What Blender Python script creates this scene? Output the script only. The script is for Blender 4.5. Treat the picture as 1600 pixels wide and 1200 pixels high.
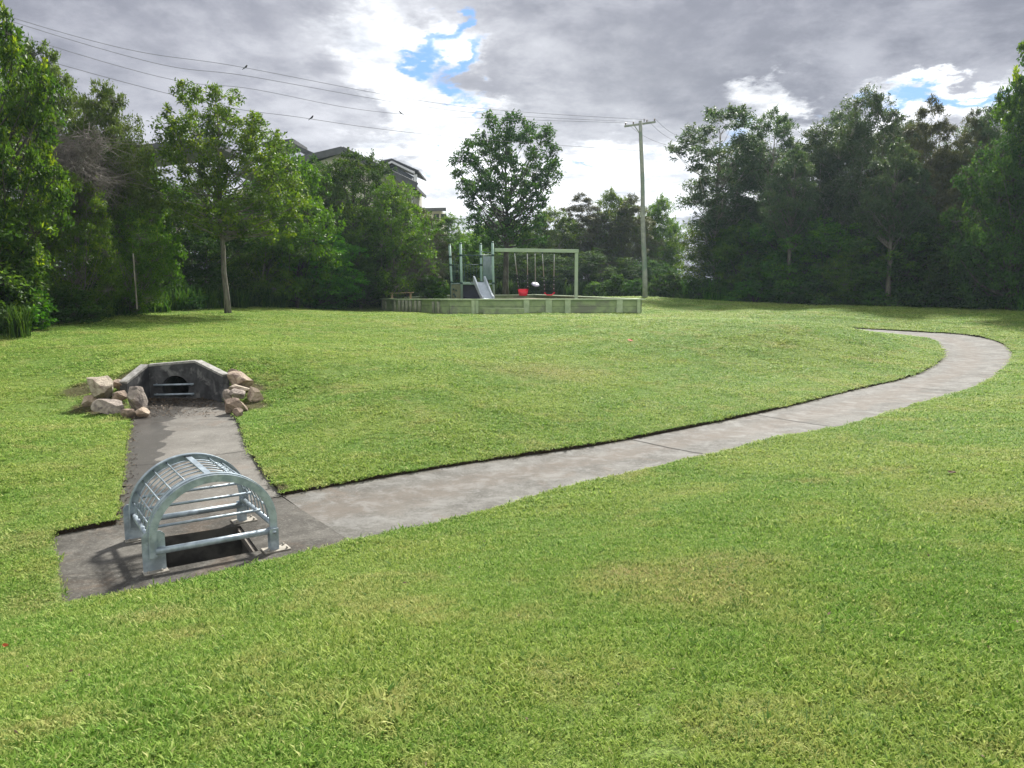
import bpy, bmesh, math, random
import numpy as np
from mathutils import Vector, Matrix, geometry
R = math.radians
C = bpy.context.scene.collection
for o in list(bpy.data.objects): bpy.data.objects.remove(o)

# ---------------------------------------------------------------- camera, world, sun
F = 1200.0; TH = math.atan(160/1200); EYE = 2.3
cam = bpy.data.cameras.new('camera'); cam.lens = 27; cam.sensor_width = 36
cam.clip_start = .05; cam.clip_end = 3000
co = bpy.data.objects.new('camera', cam); C.objects.link(co)
co.location = (0, 0, EYE); co.rotation_euler = (math.pi/2-TH, 0, 0)
bpy.context.scene.camera = co

def ray(px, py):
    u = (px-800)/F; v = (600-py)/F
    return np.array([u, math.cos(TH)+v*math.sin(TH), -math.sin(TH)+v*math.cos(TH)])
def pd(px, py, d):
    r = ray(px, py); r = r*(d/r[1]); return np.array([r[0], r[1], EYE+r[2]])
def pz(px, py, z):
    r = ray(px, py); r = r*((z-EYE)/r[2]); return np.array([r[0], r[1], z])

SUN_EL, SUN_AZ = R(43), R(20)          # azimuth measured from +Y towards +X
sl = bpy.data.lights.new('sun', 'SUN'); sl.energy = 5.0; sl.angle = R(5); sl.color = (1, .965, .90)
so = bpy.data.objects.new('sun', sl); C.objects.link(so)
sd = Vector((math.sin(SUN_AZ)*math.cos(SUN_EL), math.cos(SUN_AZ)*math.cos(SUN_EL), math.sin(SUN_EL)))
so.rotation_euler = sd.to_track_quat('Z', 'Y').to_euler(); so.location = (0, 0, 30)

vs = bpy.context.scene.view_settings
vs.view_transform = 'Standard'; vs.look = 'None'; vs.gamma = 1; vs.exposure = 0.92

class NT:
    """tiny helper round a node tree"""
    def __init__(s, tree): s.t = tree; s.n = tree.nodes; s.l = tree.links
    def add(s, typ, **kw):
        n = s.n.new(typ)
        for k, v in kw.items():
            if k.startswith('i_'): pass
            else: setattr(n, k, v)
        return n
    def put(s, sock, v):
        if hasattr(v, 'is_linked') or isinstance(v, bpy.types.NodeSocket): s.l.new(v, sock)
        else: sock.default_value = v
    def m(s, op, a, b=None, c=None, clamp=False):
        n = s.n.new('ShaderNodeMath'); n.operation = op; n.use_clamp = clamp
        s.put(n.inputs[0], a)
        if b is not None: s.put(n.inputs[1], b)
        if c is not None: s.put(n.inputs[2], c)
        return n.outputs[0]
    def noise(s, vec, scale, detail=4, rough=.55, dist=0, out=0):
        n = s.n.new('ShaderNodeTexNoise'); s.l.new(vec, n.inputs['Vector'])
        n.inputs['Scale'].default_value = scale; n.inputs['Detail'].default_value = detail
        n.inputs['Roughness'].default_value = rough; n.inputs['Distortion'].default_value = dist
        return n.outputs[out]
    def ss(s, v, lo, hi, a=0., b=1.):
        n = s.n.new('ShaderNodeMapRange'); n.interpolation_type = 'SMOOTHSTEP'
        s.put(n.inputs[0], v); n.inputs[1].default_value = lo; n.inputs[2].default_value = hi
        n.inputs[3].default_value = a; n.inputs[4].default_value = b
        return n.outputs[0]
    def mix(s, f, a, b, typ='MIX'):
        n = s.n.new('ShaderNodeMix'); n.data_type = 'RGBA'; n.blend_type = typ
        s.put(n.inputs[0], f)
        for q, v in ((6, a), (7, b)):
            s.put(n.inputs[q], v if not isinstance(v, tuple) else (v+(1,))[:4])
        return n.outputs[2]
    def scalev(s, vec, xyz, loc=(0, 0, 0)):
        n = s.n.new('ShaderNodeMapping'); s.l.new(vec, n.inputs[0])
        n.inputs['Scale'].default_value = xyz; n.inputs['Location'].default_value = loc
        return n.outputs[0]

world = bpy.data.worlds.new('World'); bpy.context.scene.world = world; world.use_nodes = True
w = NT(world.node_tree); w.n.clear()
wo = w.add('ShaderNodeOutputWorld'); bg = w.add('ShaderNodeBackground'); w.l.new(bg.outputs[0], wo.inputs[0])
sky = w.add('ShaderNodeTexSky', sky_type='NISHITA', sun_disc=False, sun_elevation=SUN_EL, sun_rotation=SUN_AZ)
tc = w.add('ShaderNodeTexCoord'); D = tc.outputs['Generated']
sep = w.add('ShaderNodeSeparateXYZ'); w.l.new(D, sep.inputs[0])
AZ = w.m('ARCTAN2', sep.outputs[0], sep.outputs[1]); EL = w.m('ARCSINE', sep.outputs[2])
# cloud deck coordinates (foreshortened towards the horizon)
den = w.m('ADD', w.m('MAXIMUM', sep.outputs[2], 0.0), .22)
cv = w.add('ShaderNodeCombineXYZ')
w.l.new(w.m('DIVIDE', sep.outputs[0], den), cv.inputs[0]); w.l.new(w.m('DIVIDE', sep.outputs[1], den), cv.inputs[1])
CV = cv.outputs[0]
warp = w.noise(CV, 3.2, 7, .62); warp2 = w.noise(w.scalev(CV, (1, 1, 1), (7, 3, 0)), 3.6, 7, .62)
AZw = w.m('ADD', AZ, w.m('MULTIPLY', w.m('SUBTRACT', warp, .5), .28))
ELw = w.m('ADD', EL, w.m('MULTIPLY', w.m('SUBTRACT', warp2, .5), .20))
def blobs(lst, az, el):
    tot = None
    for px, py, rx, ry, amp in lst:
        r = ray(px, py); r = r/np.linalg.norm(r)
        a0 = math.atan2(r[0], r[1]); e0 = math.asin(r[2])
        da = w.m('DIVIDE', w.m('SUBTRACT', az, a0), rx/F); de = w.m('DIVIDE', w.m('SUBTRACT', el, e0), ry/F)
        q = w.m('ADD', w.m('MULTIPLY', da, da), w.m('MULTIPLY', de, de))
        g = w.m('MULTIPLY', w.m('EXPONENT', w.m('MULTIPLY', q, -1)), amp)
        tot = g if tot is None else w.m('ADD', tot, g)
    return tot
n1 = w.noise(CV, 1.1, 8, .6, .3); n2 = w.noise(w.scalev(CV, (1, 1, 1), (3, 8, 2)), 3.5, 8, .62)
big = w.noise(w.scalev(CV, (1, 1, 1), (13, 1, 5)), .55, 5, .5)
f = w.m('ADD', w.m('MULTIPLY', n1, .6), w.m('MULTIPLY', n2, .4))
emb = w.m('SUBTRACT', w.noise(CV, 2.3, 9, .64, .2), w.noise(w.scalev(CV, (1, 1, 1), (.05, -.07, 0)), 2.3, 9, .64, .2))
emb2 = w.m('SUBTRACT', w.noise(CV, 7, 7, .6), w.noise(w.scalev(CV, (1, 1, 1), (.02, -.03, 0)), 7, 7, .6))
embs = w.m('ADD', w.m('MULTIPLY', emb, 2.2), w.m('MULTIPLY', emb2, .2))
fe = w.m('ADD', w.m('ADD', w.m('MULTIPLY', n1, .75), w.m('MULTIPLY', n2, .25)), w.m('MULTIPLY', embs, .20))
grey = w.mix(w.ss(fe, .40, .60), (.19, .20, .245), (.39, .40, .45))
# broad lighter / darker banks
lightb = blobs([(330, 60, 420, 60, .5), (1180, 30, 260, 40, .35), (250, 200, 260, 60, .35), (500, 190, 200, 60, .4)], AZw, ELw)
darkb = blobs([(900, 170, 190, 65, .75), (560, 70, 70, 50, .3), (1050, 90, 300, 70, .35), (600, 245, 60, 16, .5), (330, 110, 200, 40, .25)], AZw, ELw)
grey = w.mix(w.m('MULTIPLY', lightb, .6, clamp=True), grey, (.34, .345, .405))
grey = w.mix(w.m('MULTIPLY', darkb, .8, clamp=True), grey, (.235, .245, .285))
br = blobs([(610, 95, 85, 66, 1.3), (705, 150, 85, 60, 1.3), (660, 200, 70, 40, .9), (1000, 270, 150, 36, 1.7), (900, 275, 90, 34, 1.2),
            (760, 285, 120, 25, 1.1), (690, 250, 40, 30, .6), (1190, 160, 70, 20, .7), (1490, 128, 80, 16, 1.3), (1250, 205, 160, 30, .6), (1420, 190, 160, 30, .8), (600, 320, 300, 20, .9), (1150, 340, 500, 40, 1.0),
            (400, 260, 200, 20, .3)], AZw, ELw)
brm = w.ss(w.m('ADD', br, w.m('MULTIPLY', w.m('SUBTRACT', fe, .5), 2.6)), .20, 1.05)
white = w.mix(w.ss(w.m('ADD', n2, w.m('MULTIPLY', embs, -.35)), .38, .72), (1.0, 1.02, 1.05), (.50, .525, .58))
glow = blobs([(665, 140, 300, 150, .75), (960, 290, 420, 80, .5)], AZ, EL)
grey = w.mix(w.m('MULTIPLY', glow, w.ss(fe, .36, .62, .25, 1.0), clamp=True), grey, (.70, .71, .75))
cl = w.mix(brm, grey, white)
blu = blobs([(690, 45, 26, 40, 1.3), (745, 100, 22, 32, 1.3), (645, 75, 34, 12, 1.1), (765, 165, 12, 26, 1.0), (690, 12, 14, 20, .9), (1440, 150, 90, 16, 1.3), (1530, 125, 40, 10, .7),
             (915, 254, 34, 5, 1.0), (990, 228, 26, 5, .7), (655, 275, 45, 6, .9), (1160, 215, 45, 22, .7), (860, 60, 10, 10, 0)], AZw, ELw)
blm = w.ss(w.m('ADD', blu, w.m('MULTIPLY', w.m('SUBTRACT', n2, .5), 1.5)), .38, 1.30)
skc = w.mix(1.0, sky.outputs[0], (.11, .13, .15), 'MULTIPLY')
skc = w.mix(.8, skc, (.14, .31, .66))
fin = w.mix(blm, cl, skc)
# the clouds opposite the sun are lit full on and brighter
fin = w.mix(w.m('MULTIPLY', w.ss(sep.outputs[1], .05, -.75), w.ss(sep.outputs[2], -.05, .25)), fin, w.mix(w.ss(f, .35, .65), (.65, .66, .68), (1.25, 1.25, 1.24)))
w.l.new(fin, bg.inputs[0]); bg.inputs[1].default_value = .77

# ---------------------------------------------------------------- helpers
def tag(o, label=None, cat=None, group=None, kind=None):
    if label: o['label'] = label
    if cat: o['category'] = cat
    if group: o['group'] = group
    if kind: o['kind'] = kind
    return o
def empty(name, loc, rz=0, **kw):
    o = bpy.data.objects.new(name, None); C.objects.link(o); o.location = tuple(float(v) for v in loc)
    o.rotation_euler = (0, 0, rz); o.empty_display_size = .3
    return tag(o, **kw)
def mesh_from(name, V, Fc, mat=None, parent=None, smooth=False):
    me = bpy.data.meshes.new(name)
    me.from_pydata([tuple(map(float, v)) for v in V], [], [tuple(map(int, f)) for f in Fc]); me.update()
    if smooth: me.polygons.foreach_set('use_smooth', [True]*len(me.polygons))
    o = bpy.data.objects.new(name, me); C.objects.link(o)
    if mat: me.materials.append(mat)
    if parent: o.parent = parent
    return o
class MB:
    """collects shapes and links them as one mesh"""
    def __init__(s): s.V = []; s.F = []; s.S = []
    def add(s, V, Fc, sm=False):
        b = len(s.V); s.V += [tuple(map(float, v)) for v in V]
        s.F += [tuple(b+i for i in f) for f in Fc]; s.S += [sm]*len(Fc)
    def box(s, x0, x1, y0, y1, z0, z1, M=None, bev=0.0):
        bm = bmesh.new(); bmesh.ops.create_cube(bm, size=1)
        for v in bm.verts: v.co = Vector(((x0+x1)/2+v.co.x*(x1-x0), (y0+y1)/2+v.co.y*(y1-y0), (z0+z1)/2+v.co.z*(z1-z0)))
        if bev: bmesh.ops.bevel(bm, geom=bm.edges[:], offset=bev, segments=1, affect='EDGES', profile=.5)
        if M is not None: bmesh.ops.transform(bm, matrix=M, verts=bm.verts)
        bm.verts.index_update()
        s.add([v.co[:] for v in bm.verts], [[v.index for v in f.verts] for f in bm.faces]); bm.free()
    def bar(s, a, b, wd, ht, up=(0, 0, 1), bev=0.0):
        """box along a->b, wd sideways, ht along up"""
        a = Vector(a); b = Vector(b); d = (b-a); L = d.length; d.normalize(); u = Vector(up); sd_ = d.cross(u).normalized(); u = sd_.cross(d)
        M = Matrix((( d.x, sd_.x, u.x, a.x), (d.y, sd_.y, u.y, a.y), (d.z, sd_.z, u.z, a.z), (0, 0, 0, 1)))
        s.box(0, L, -wd/2, wd/2, -ht/2, ht/2, M, bev)
    def tube(s, pts, rad, n=8, cap=True):
        pts = [np.array(p, float) for p in pts]
        if not hasattr(rad, '__len__'): rad = [rad]*len(pts)
        V = []; k = len(pts); prev = None
        for i, p in enumerate(pts):
            d = pts[min(i+1, k-1)]-pts[max(i-1, 0)]; d = d/(np.linalg.norm(d)+1e-9)
            if prev is None:
                a = np.array([0, 0, 1.]) if abs(d[2]) < .9 else np.array([1., 0, 0]); u = np.cross(d, a)
            else: u = prev-d*np.dot(prev, d)
            u = u/(np.linalg.norm(u)+1e-9); prev = u; v = np.cross(d, u)
            for j in range(n):
                t = 2*math.pi*j/n; V.append(p+rad[i]*(math.cos(t)*u+math.sin(t)*v))
        Fc = [(i*n+j, i*n+(j+1) % n, (i+1)*n+(j+1) % n, (i+1)*n+j) for i in range(k-1) for j in range(n)]
        if cap: Fc += [tuple(range(n-1, -1, -1)), tuple((k-1)*n+j for j in range(n))]
        s.add(V, Fc, True)
    def build(s, name, mat, parent=None):
        o = mesh_from(name, s.V, s.F, mat, parent)
        o.data.polygons.foreach_set('use_smooth', s.S); 
        return o
def catmull(P, n=6):
    P = [np.array(p, float) for p in P]; out = []
    for i in range(len(P)-1):
        p0 = P[max(i-1, 0)]; p1 = P[i]; p2 = P[i+1]; p3 = P[min(i+2, len(P)-1)]
        for k in range(n):
            t = k/n
            out.append(.5*((2*p1)+(-p0+p2)*t+(2*p0-5*p1+4*p2-p3)*t*t+(-p0+3*p1-3*p2+p3)*t**3))
    out.append(P[-1]); return out
def inpoly(X, Y, poly):
    ins = np.zeros(X.shape, bool); n = len(poly)
    for i in range(n):
        x1, y1 = poly[i][:2]; x2, y2 = poly[(i+1) % n][:2]
        if y1 == y2: continue
        c = ((y1 > Y) != (y2 > Y)) & (X < (x2-x1)*(Y-y1)/(y2-y1)+x1)
        ins ^= c
    return ins
def offset(poly, d):
    """positive d = outwards for counter-clockwise polygons"""
    P = np.array([p[:2] for p in poly]); n = len(P)
    area = np.sum(P[:, 0]*np.roll(P[:, 1], -1)-np.roll(P[:, 0], -1)*P[:, 1])
    sgn = 1 if area > 0 else -1; out = []
    for i in range(n):
        a = P[i]-P[i-1]; b = P[(i+1) % n]-P[i]
        a = a/(np.linalg.norm(a)+1e-9); b = b/(np.linalg.norm(b)+1e-9)
        na = np.array([a[1], -a[0]]); nb = np.array([b[1], -b[0]]); m = na+nb; m = m/(np.linalg.norm(m)+1e-9)
        k = 1/max(.4, np.dot(m, na)); out.append(P[i]+m*d*sgn*k)
    return out

# ---------------------------------------------------------------- materials
def mat(name):
    m = bpy.data.materials.new(name); m.use_nodes = True; t = NT(m.node_tree); t.n.clear()
    o = t.add('ShaderNodeOutputMaterial'); b = t.add('ShaderNodeBsdfPrincipled'); t.l.new(b.outputs[0], o.inputs[0])
    g = t.add('ShaderNodeNewGeometry'); t.pos = g.outputs['Position']; t.b = b; t.o = o; t.g = g
    return m, t
def bump(t, h, strength=.5, dist=.02):
    n = t.add('ShaderNodeBump'); t.l.new(h, n.inputs['Height']); n.inputs['Strength'].default_value = strength
    n.inputs['Distance'].default_value = dist; t.l.new(n.outputs[0], t.b.inputs['Normal']); return n
def simple(name, c1, c2, scale=8, rough=.6, metal=0, bmp=.3, dist=.005, detail=5, obj=False, c3=None, s3=1.5):
    m, t = mat(name); v = t.pos
    if obj: v = t.add('ShaderNodeTexCoord').outputs['Object']
    f = t.noise(v, scale, detail, .6); col = t.mix(t.ss(f, .35, .65), c1, c2)
    if c3: col = t.mix(t.ss(t.noise(v, s3, 4, .6, .4), .5, .66), col, c3)
    t.put(t.b.inputs['Base Color'], col); t.b.inputs['Roughness'].default_value = rough; t.b.inputs['Metallic'].default_value = metal
    bump(t, t.noise(v, scale*3, 4, .6), bmp, dist)
    return m

def lawn_color(t, v):
    a = t.noise(v, .35, 5, .6, .6); b = t.noise(v, 1.6, 5, .65, .5); c = t.noise(t.scalev(v, (1, 1, 1), (9, 4, 2)), .55, 5, .7, 1.0)
    fine = t.noise(v, 28, 3, .7)
    col = t.mix(t.ss(a, .40, .60), (.115, .225, .036), (.195, .275, .058))
    col = t.mix(t.m('MULTIPLY', t.ss(b, .45, .7), .55), col, (.245, .285, .07))
    col = t.mix(t.m('MULTIPLY', t.ss(t.m('ADD', t.m('MULTIPLY', c, .6), t.m('MULTIPLY', b, .4)), .50, .64), .62), col, (.33, .29, .13))
    col = t.mix(t.m('MULTIPLY', t.ss(fine, .42, .68), .5), col, (.28, .37, .12))
    col = t.mix(t.m('MULTIPLY', t.ss(t.noise(t.scalev(v, (1, 1, 1), (1, 7, 3)), 33, 3, .7), .52, .72), .55), col, (.045, .10, .018))
    # worn brown spots that are really there
    for (wx, wy, r) in WORN:
        vm = t.add('ShaderNodeVectorMath', operation='DISTANCE'); t.l.new(v, vm.inputs[0]); vm.inputs[1].default_value = (wx, wy, .3)
        dd = t.m('ADD', t.m('DIVIDE', vm.outputs['Value'], r), t.m('MULTIPLY', t.m('SUBTRACT', b, .5), 2.2))
        k = t.m('MULTIPLY', t.ss(dd, .0, 1.5, 1, 0), t.ss(fine, .35, .6, .15, .65))
        col = t.mix(k, col, (.36, .27, .15))
    for (wx, wy, r) in SOIL:
        vm = t.add('ShaderNodeVectorMath', operation='DISTANCE'); fl = t.add('ShaderNodeVectorMath', operation='MULTIPLY'); t.l.new(v, fl.inputs[0]); fl.inputs[1].default_value = (1, 1, 0)
        t.l.new(fl.outputs[0], vm.inputs[0]); vm.inputs[1].default_value = (wx, wy, 0)
        dd = t.m('ADD', t.m('DIVIDE', vm.outputs['Value'], r*.8), t.m('MULTIPLY', t.m('SUBTRACT', b, .5), 1.6))
        col = t.mix(t.ss(dd, .7, 1.25, .9, 0), col, (.085, .058, .036))
    return col
SOIL = [tuple(pd(*a)[:2])+(r,) for a, r in (((135, 600, 13.9), .55), ((170, 640, 12.7), .38), ((150, 618, 13.0), .45), ((205, 590, 14.1), .4), ((385, 600, 13.9), .42), ((395, 632, 13.1), .35), ((372, 640, 12.8), .3), ((432, 742, 8.2), .14))]
WORN = [tuple(pz(*a)[:2])+(r,) for a, r in (((1060, 930, .35), .55), ((1180, 905, .35), .35), ((985, 900, .35), .3), ((40, 845, .05), .45), ((160, 930, .05), .25),
        ((420, 745, .02), .28), ((850, 560, .6), 1.4), ((1130, 970, .4), .4), ((250, 960, .2), .3), ((1520, 800, .4), .5), ((60, 930, .1), .35), ((290, 1000, .3), .2))]

m_ground, t = mat('lawn_ground')
v = t.pos; col = lawn_color(t, v)
n = t.noise(v, 60, 3, .7); col = t.mix(t.m('MULTIPLY', t.ss(n, .42, .62), .75), col, (.05, .075, .02))
sepn = t.add('ShaderNodeSeparateXYZ'); t.l.new(t.g.outputs['True Normal'], sepn.inputs[0])
col = t.mix(t.ss(sepn.outputs[2], .35, .7, 1, 0), col, (.035, .026, .018))      # bare soil on the cut edges
t.put(t.b.inputs['Base Color'], col); t.b.inputs['Roughness'].default_value = .9; t.b.inputs['Specular IOR Level'].default_value = .1
bump(t, t.m('ADD', t.noise(v, 22, 5, .75), t.m('MULTIPLY', t.noise(v, 6, 4, .6), 1.5)), .9, .05)

m_blade = bpy.data.materials.new('grass_blade'); m_blade.use_nodes = True; t = NT(m_blade.node_tree); t.n.clear()
o_ = t.add('ShaderNodeOutputMaterial'); g_ = t.add('ShaderNodeNewGeometry'); col = lawn_color(t, g_.outputs['Position'])
ta_ = t.add('ShaderNodeAttribute', attribute_name='tone').outputs['Fac']
col = t.mix(t.ss(ta_, .955, .975), col, (.36, .34, .17)); col = t.mix(t.ss(ta_, .42, .0), col, (.045, .10, .016)); col = t.mix(t.m('MULTIPLY', t.ss(ta_, .5, .94), .6), col, (.34, .39, .14))
hs = t.add('ShaderNodeHueSaturation'); t.l.new(col, hs.inputs['Color']); hs.inputs['Value'].default_value = 1.56; hs.inputs['Saturation'].default_value = 1.05; hs.inputs['Hue'].default_value = .494
d1 = t.add('ShaderNodeBsdfPrincipled'); t.l.new(hs.outputs[0], d1.inputs['Base Color']); d1.inputs['Roughness'].default_value = .6; d1.inputs['Specular IOR Level'].default_value = .12
tr = t.add('ShaderNodeBsdfTranslucent'); t.l.new(hs.outputs[0], tr.inputs[0])
mx = t.add('ShaderNodeMixShader'); mx.inputs[0].default_value = .42; t.l.new(d1.outputs[0], mx.inputs[1]); t.l.new(tr.outputs[0], mx.inputs[2]); t.l.new(mx.outputs[0], o_.inputs[0])

def concrete(name, wet=False, stripe=False, base=(.25, .23, .195), dark=(.14, .125, .105), light=(.36, .34, .30)):
    m, t = mat(name); v = t.pos
    a = t.noise(v, 1.3, 9, .72, .6); b = t.noise(v, 7, 8, .78); c = t.noise(v, 90, 3, .6)
    col = t.mix(t.ss(a, .35, .68), dark, base); col = t.mix(t.m('MULTIPLY', t.ss(b, .5, .7), .5), col, light)
    col = t.mix(t.m('MULTIPLY', t.ss(c, .50, .66), .55), col, (.06, .055, .048))
    col = t.mix(t.m('MULTIPLY', t.ss(t.noise(t.scalev(v, (1, 1, 1), (5, 2, 1)), .8, 6, .7, 1.5), .52, .68), .5), col, (.13, .095, .068))
    col = t.mix(t.m('MULTIPLY', t.ss(t.noise(t.scalev(v, (1, 1, 1), (2, 9, 1)), 14, 2, .5), .70, .74), .6), col, (.05, .045, .04))
    col = t.mix(t.m('MULTIPLY', t.ss(t.noise(v, 38, 4, .75), .52, .64), .35), col, light); col = t.mix(t.m('MULTIPLY', t.ss(t.noise(t.scalev(v, (1, 1, 1), (4, 4, 8)), 24, 5, .8), .54, .66), .4), col, dark)
    rough = t.m('ADD', .75, 0.)
    if stripe:
        uv = t.add('ShaderNodeUVMap').outputs[0]; s = t.add('ShaderNodeSeparateXYZ'); t.l.new(uv, s.inputs[0])
        q = t.m('ABSOLUTE', t.m('SUBTRACT', s.outputs[0], t.m('ADD', .42, t.m('MULTIPLY', t.m('SUBTRACT', a, .5), .5))))
        col = t.mix(t.m('MULTIPLY', t.ss(q, .05, .26, 1, 0), t.ss(b, .3, .6, .25, .75)), col, (.135, .115, .095))
        e = t.m('ABSOLUTE', t.m('SUBTRACT', s.outputs[0], .5))
        col = t.mix(t.m('MULTIPLY', t.ss(t.m('ADD', e, t.m('MULTIPLY', t.m('SUBTRACT', b, .5), .25)), .40, .5), .55), col, (.10, .085, .065))
        streak = t.noise(v, 3.1, 8, .75, .4)
        col = t.mix(t.m('MULTIPLY', t.ss(streak, .45, .65), .45), col, (.26, .258, .245))
    if wet:
        uv = t.add('ShaderNodeUVMap').outputs[0]; s = t.add('ShaderNodeSeparateXYZ'); t.l.new(uv, s.inputs[0])
        wn = t.noise(v, 1.9, 3, .5, .5); wn2 = t.noise(v, .9, 3, .5)
        edge = t.m('ADD', s.outputs[0], t.m('MULTIPLY', t.m('SUBTRACT', wn, .5), .55))
        lim = t.m('ADD', .27, t.m('MULTIPLY', t.m('POWER', s.outputs[1], 5.0), .7))
        wm = t.ss(t.m('SUBTRACT', edge, lim), -.012, .012, 1, 0)
        damp = t.ss(t.m('SUBTRACT', edge, lim), .0, .30, 1, 0)
        col = t.mix(t.m('MULTIPLY', damp, .3), col, (.085, .075, .062))
        col = t.mix(t.m('MULTIPLY', wm, t.ss(b, .3, .65, .5, .85)), col, (.062, .059, .055))
        rough = t.m('SUBTRACT', .75, t.m('MULTIPLY', wm, .38))
        deb = t.m('MULTIPLY', t.ss(t.noise(v, 13, 6, .75), .40, .56), t.ss(t.m('SUBTRACT', t.m('ADD', s.outputs[1], t.m('MULTIPLY', t.m('SUBTRACT', wn, .5), .5)), t.m('MULTIPLY', s.outputs[0], .12)), .58, .80))
        col = t.mix(t.m('MULTIPLY', deb, .9), col, (.03, .024, .018))
        sp = t.ss(t.noise(v, 45, 2, .5), .71, .74); col = t.mix(t.m('MULTIPLY', sp, .8), col, (.42, .40, .36))
    t.put(t.b.inputs['Base Color'], col); t.put(t.b.inputs['Roughness'], rough); t.b.inputs['Specular IOR Level'].default_value = .35 if wet else .12
    bump(t, t.m('ADD', c, t.m('MULTIPLY', b, .8)), .35, .006)
    return m
m_path = concrete('path_concrete', stripe=True, base=(.160, .155, .140), dark=(.088, .084, .074), light=(.26, .255, .235))
m_chan = concrete('channel_concrete', wet=True, base=(.175, .165, .145), dark=(.10, .093, .08), light=(.25, .24, .215))
m_pad = concrete('pad_concrete', base=(.128, .121, .107), dark=(.048, .045, .039), light=(.24, .23, .205))
m_headwall = simple('weathered_headwall', (.018, .018, .02), (.055, .055, .057), 5, .8, 0, .5, .01, 7, c3=(.14, .14, .135), s3=4)
m_headtop = simple('weathered_wall_top', (.17, .165, .15), (.33, .32, .30), 9, .85, 0, .5, .01, 7)
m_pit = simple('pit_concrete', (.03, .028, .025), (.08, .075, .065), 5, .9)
m_joint = simple('joint_filler', (.015, .013, .011), (.03, .026, .022), 12, .95)
m_galv = simple('galvanised_steel', (.235, .29, .34), (.40, .465, .515), 9, .45, .35, .15, .002, 6, c3=(.24, .28, .31), s3=5)
m_galvfoot = simple('weathered_steel_foot', (.27, .25, .21), (.38, .35, .30), 14, .6, .3, .3, .002)
m_timber = simple('green_treated_timber', (.20, .27, .125), (.29, .37, .175), 3, .75, 0, .3, .006, 6, c3=(.19, .21, .14), s3=1.2)
m_timber2 = simple('green_timber_cap', (.31, .40, .23), (.41, .49, .30), 4, .7, 0, .3, .006)
m_log = simple('round_log_post', (.19, .21, .145), (.29, .30, .21), 6, .85, 0, .5, .01)
m_mulch = simple('bark_mulch', (.10, .07, .045), (.22, .16, .10), 22, .95, 0, 1, .05)
m_postgreen = simple('pale_green_powder_coat', (.235, .36, .30), (.28, .41, .345), 4, .45, .1, .1, .002)
m_framegreen = simple('sage_green_paint', (.27, .37, .24), (.33, .43, .28), 3, .5, 0, .1, .003)
m_darkgreen = simple('dark_teal_tube', (.02, .06, .055), (.03, .08, .07), 5, .4, .2, .1, .001)
m_navy = simple('navy_panel', (.012, .016, .04), (.018, .024, .055), 4, .5)
m_climb = simple('olive_climbing_board', (.13, .15, .085), (.18, .20, .115), 6, .7)
m_slide = simple('grey_blue_slide', (.40, .45, .50), (.50, .55, .60), 4, .4, .0, .05, .001)
m_red = simple('red_rubber', (.62, .012, .03), (.72, .02, .05), 6, .45)
m_white = simple('white_plastic', (.28, .28, .38), (.38, .38, .46), 6, .5)
m_chain = simple('steel_chain', (.42, .42, .42), (.58, .58, .58), 40, .4, .5)
m_chaindark = simple('black_chain_sleeve', (.02, .02, .02), (.05, .05, .05), 30, .6)
m_tanwood = simple('tan_timber', (.32, .25, .13), (.42, .33, .18), 10, .8)
m_pole = simple('weathered_pole_timber', (.22, .24, .21), (.32, .34, .29), 4, .85, 0, .6, .01, 6, c3=(.15, .22, .17), s3=.7)
m_wire = simple('dark_cable', (.14, .14, .15), (.18, .18, .19), 3, .7)
m_insul = simple('porcelain', (.12, .09, .08), (.18, .14, .12), 3, .3)
m_bird = simple('dark_feathers', (.012, .012, .014), (.03, .03, .033), 60, .6)
m_wall = simple('cream_render', (.52, .49, .41), (.58, .55, .47), 1.2, .85)
m_roof = simple('charcoal_metal_roof', (.045, .048, .055), (.07, .073, .08), 1.5, .7, 0)
m_roofpale = simple('pale_metal_roof', (.45, .47, .49), (.55, .57, .58), 1.5, .45, .3)
m_trim = simple('white_trim', (.70, .71, .72), (.78, .79, .8), 2, .5)
m_soffit = simple('grey_fascia', (.055, .058, .065), (.08, .083, .09), 2, .6)
m_glass, t = mat('window_glass'); t.b.inputs['Base Color'].default_value = (.05, .06, .07, 1); t.b.inputs['Roughness'].default_value = .08; t.b.inputs['Metallic'].default_value = .4
m_litter = simple('orange_dry_leaf', (.38, .09, .03), (.48, .15, .05), 40, .7)
m_stick = simple('brown_dry_leaf', (.10, .06, .035), (.17, .11, .06), 40, .8)

def bark(name, c1, c2):
    m, t = mat(name); v = t.add('ShaderNodeTexCoord').outputs['Object']
    s = t.scalev(v, (14, 14, 2.2)); f = t.noise(s, 1, 6, .65, .4)
    col = t.mix(t.ss(f, .35, .65), c1, c2); col = t.mix(t.m('MULTIPLY', t.ss(t.noise(v, 3, 4, .6), .5, .65), .5), col, (.16, .165, .14))
    t.put(t.b.inputs['Base Color'], col); t.b.inputs['Roughness'].default_value = .9; bump(t, f, .8, .02); return m
m_barkgrey = bark('grey_bark', (.07, .062, .052), (.19, .172, .145))
m_barkdark = bark('dark_bark', (.03, .026, .022), (.085, .072, .06))
m_barkpale = bark('pale_bark', (.16, .14, .115), (.36, .33, .28))
m_twig = bark('dead_twigs', (.10, .085, .08), (.22, .19, .175))

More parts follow.
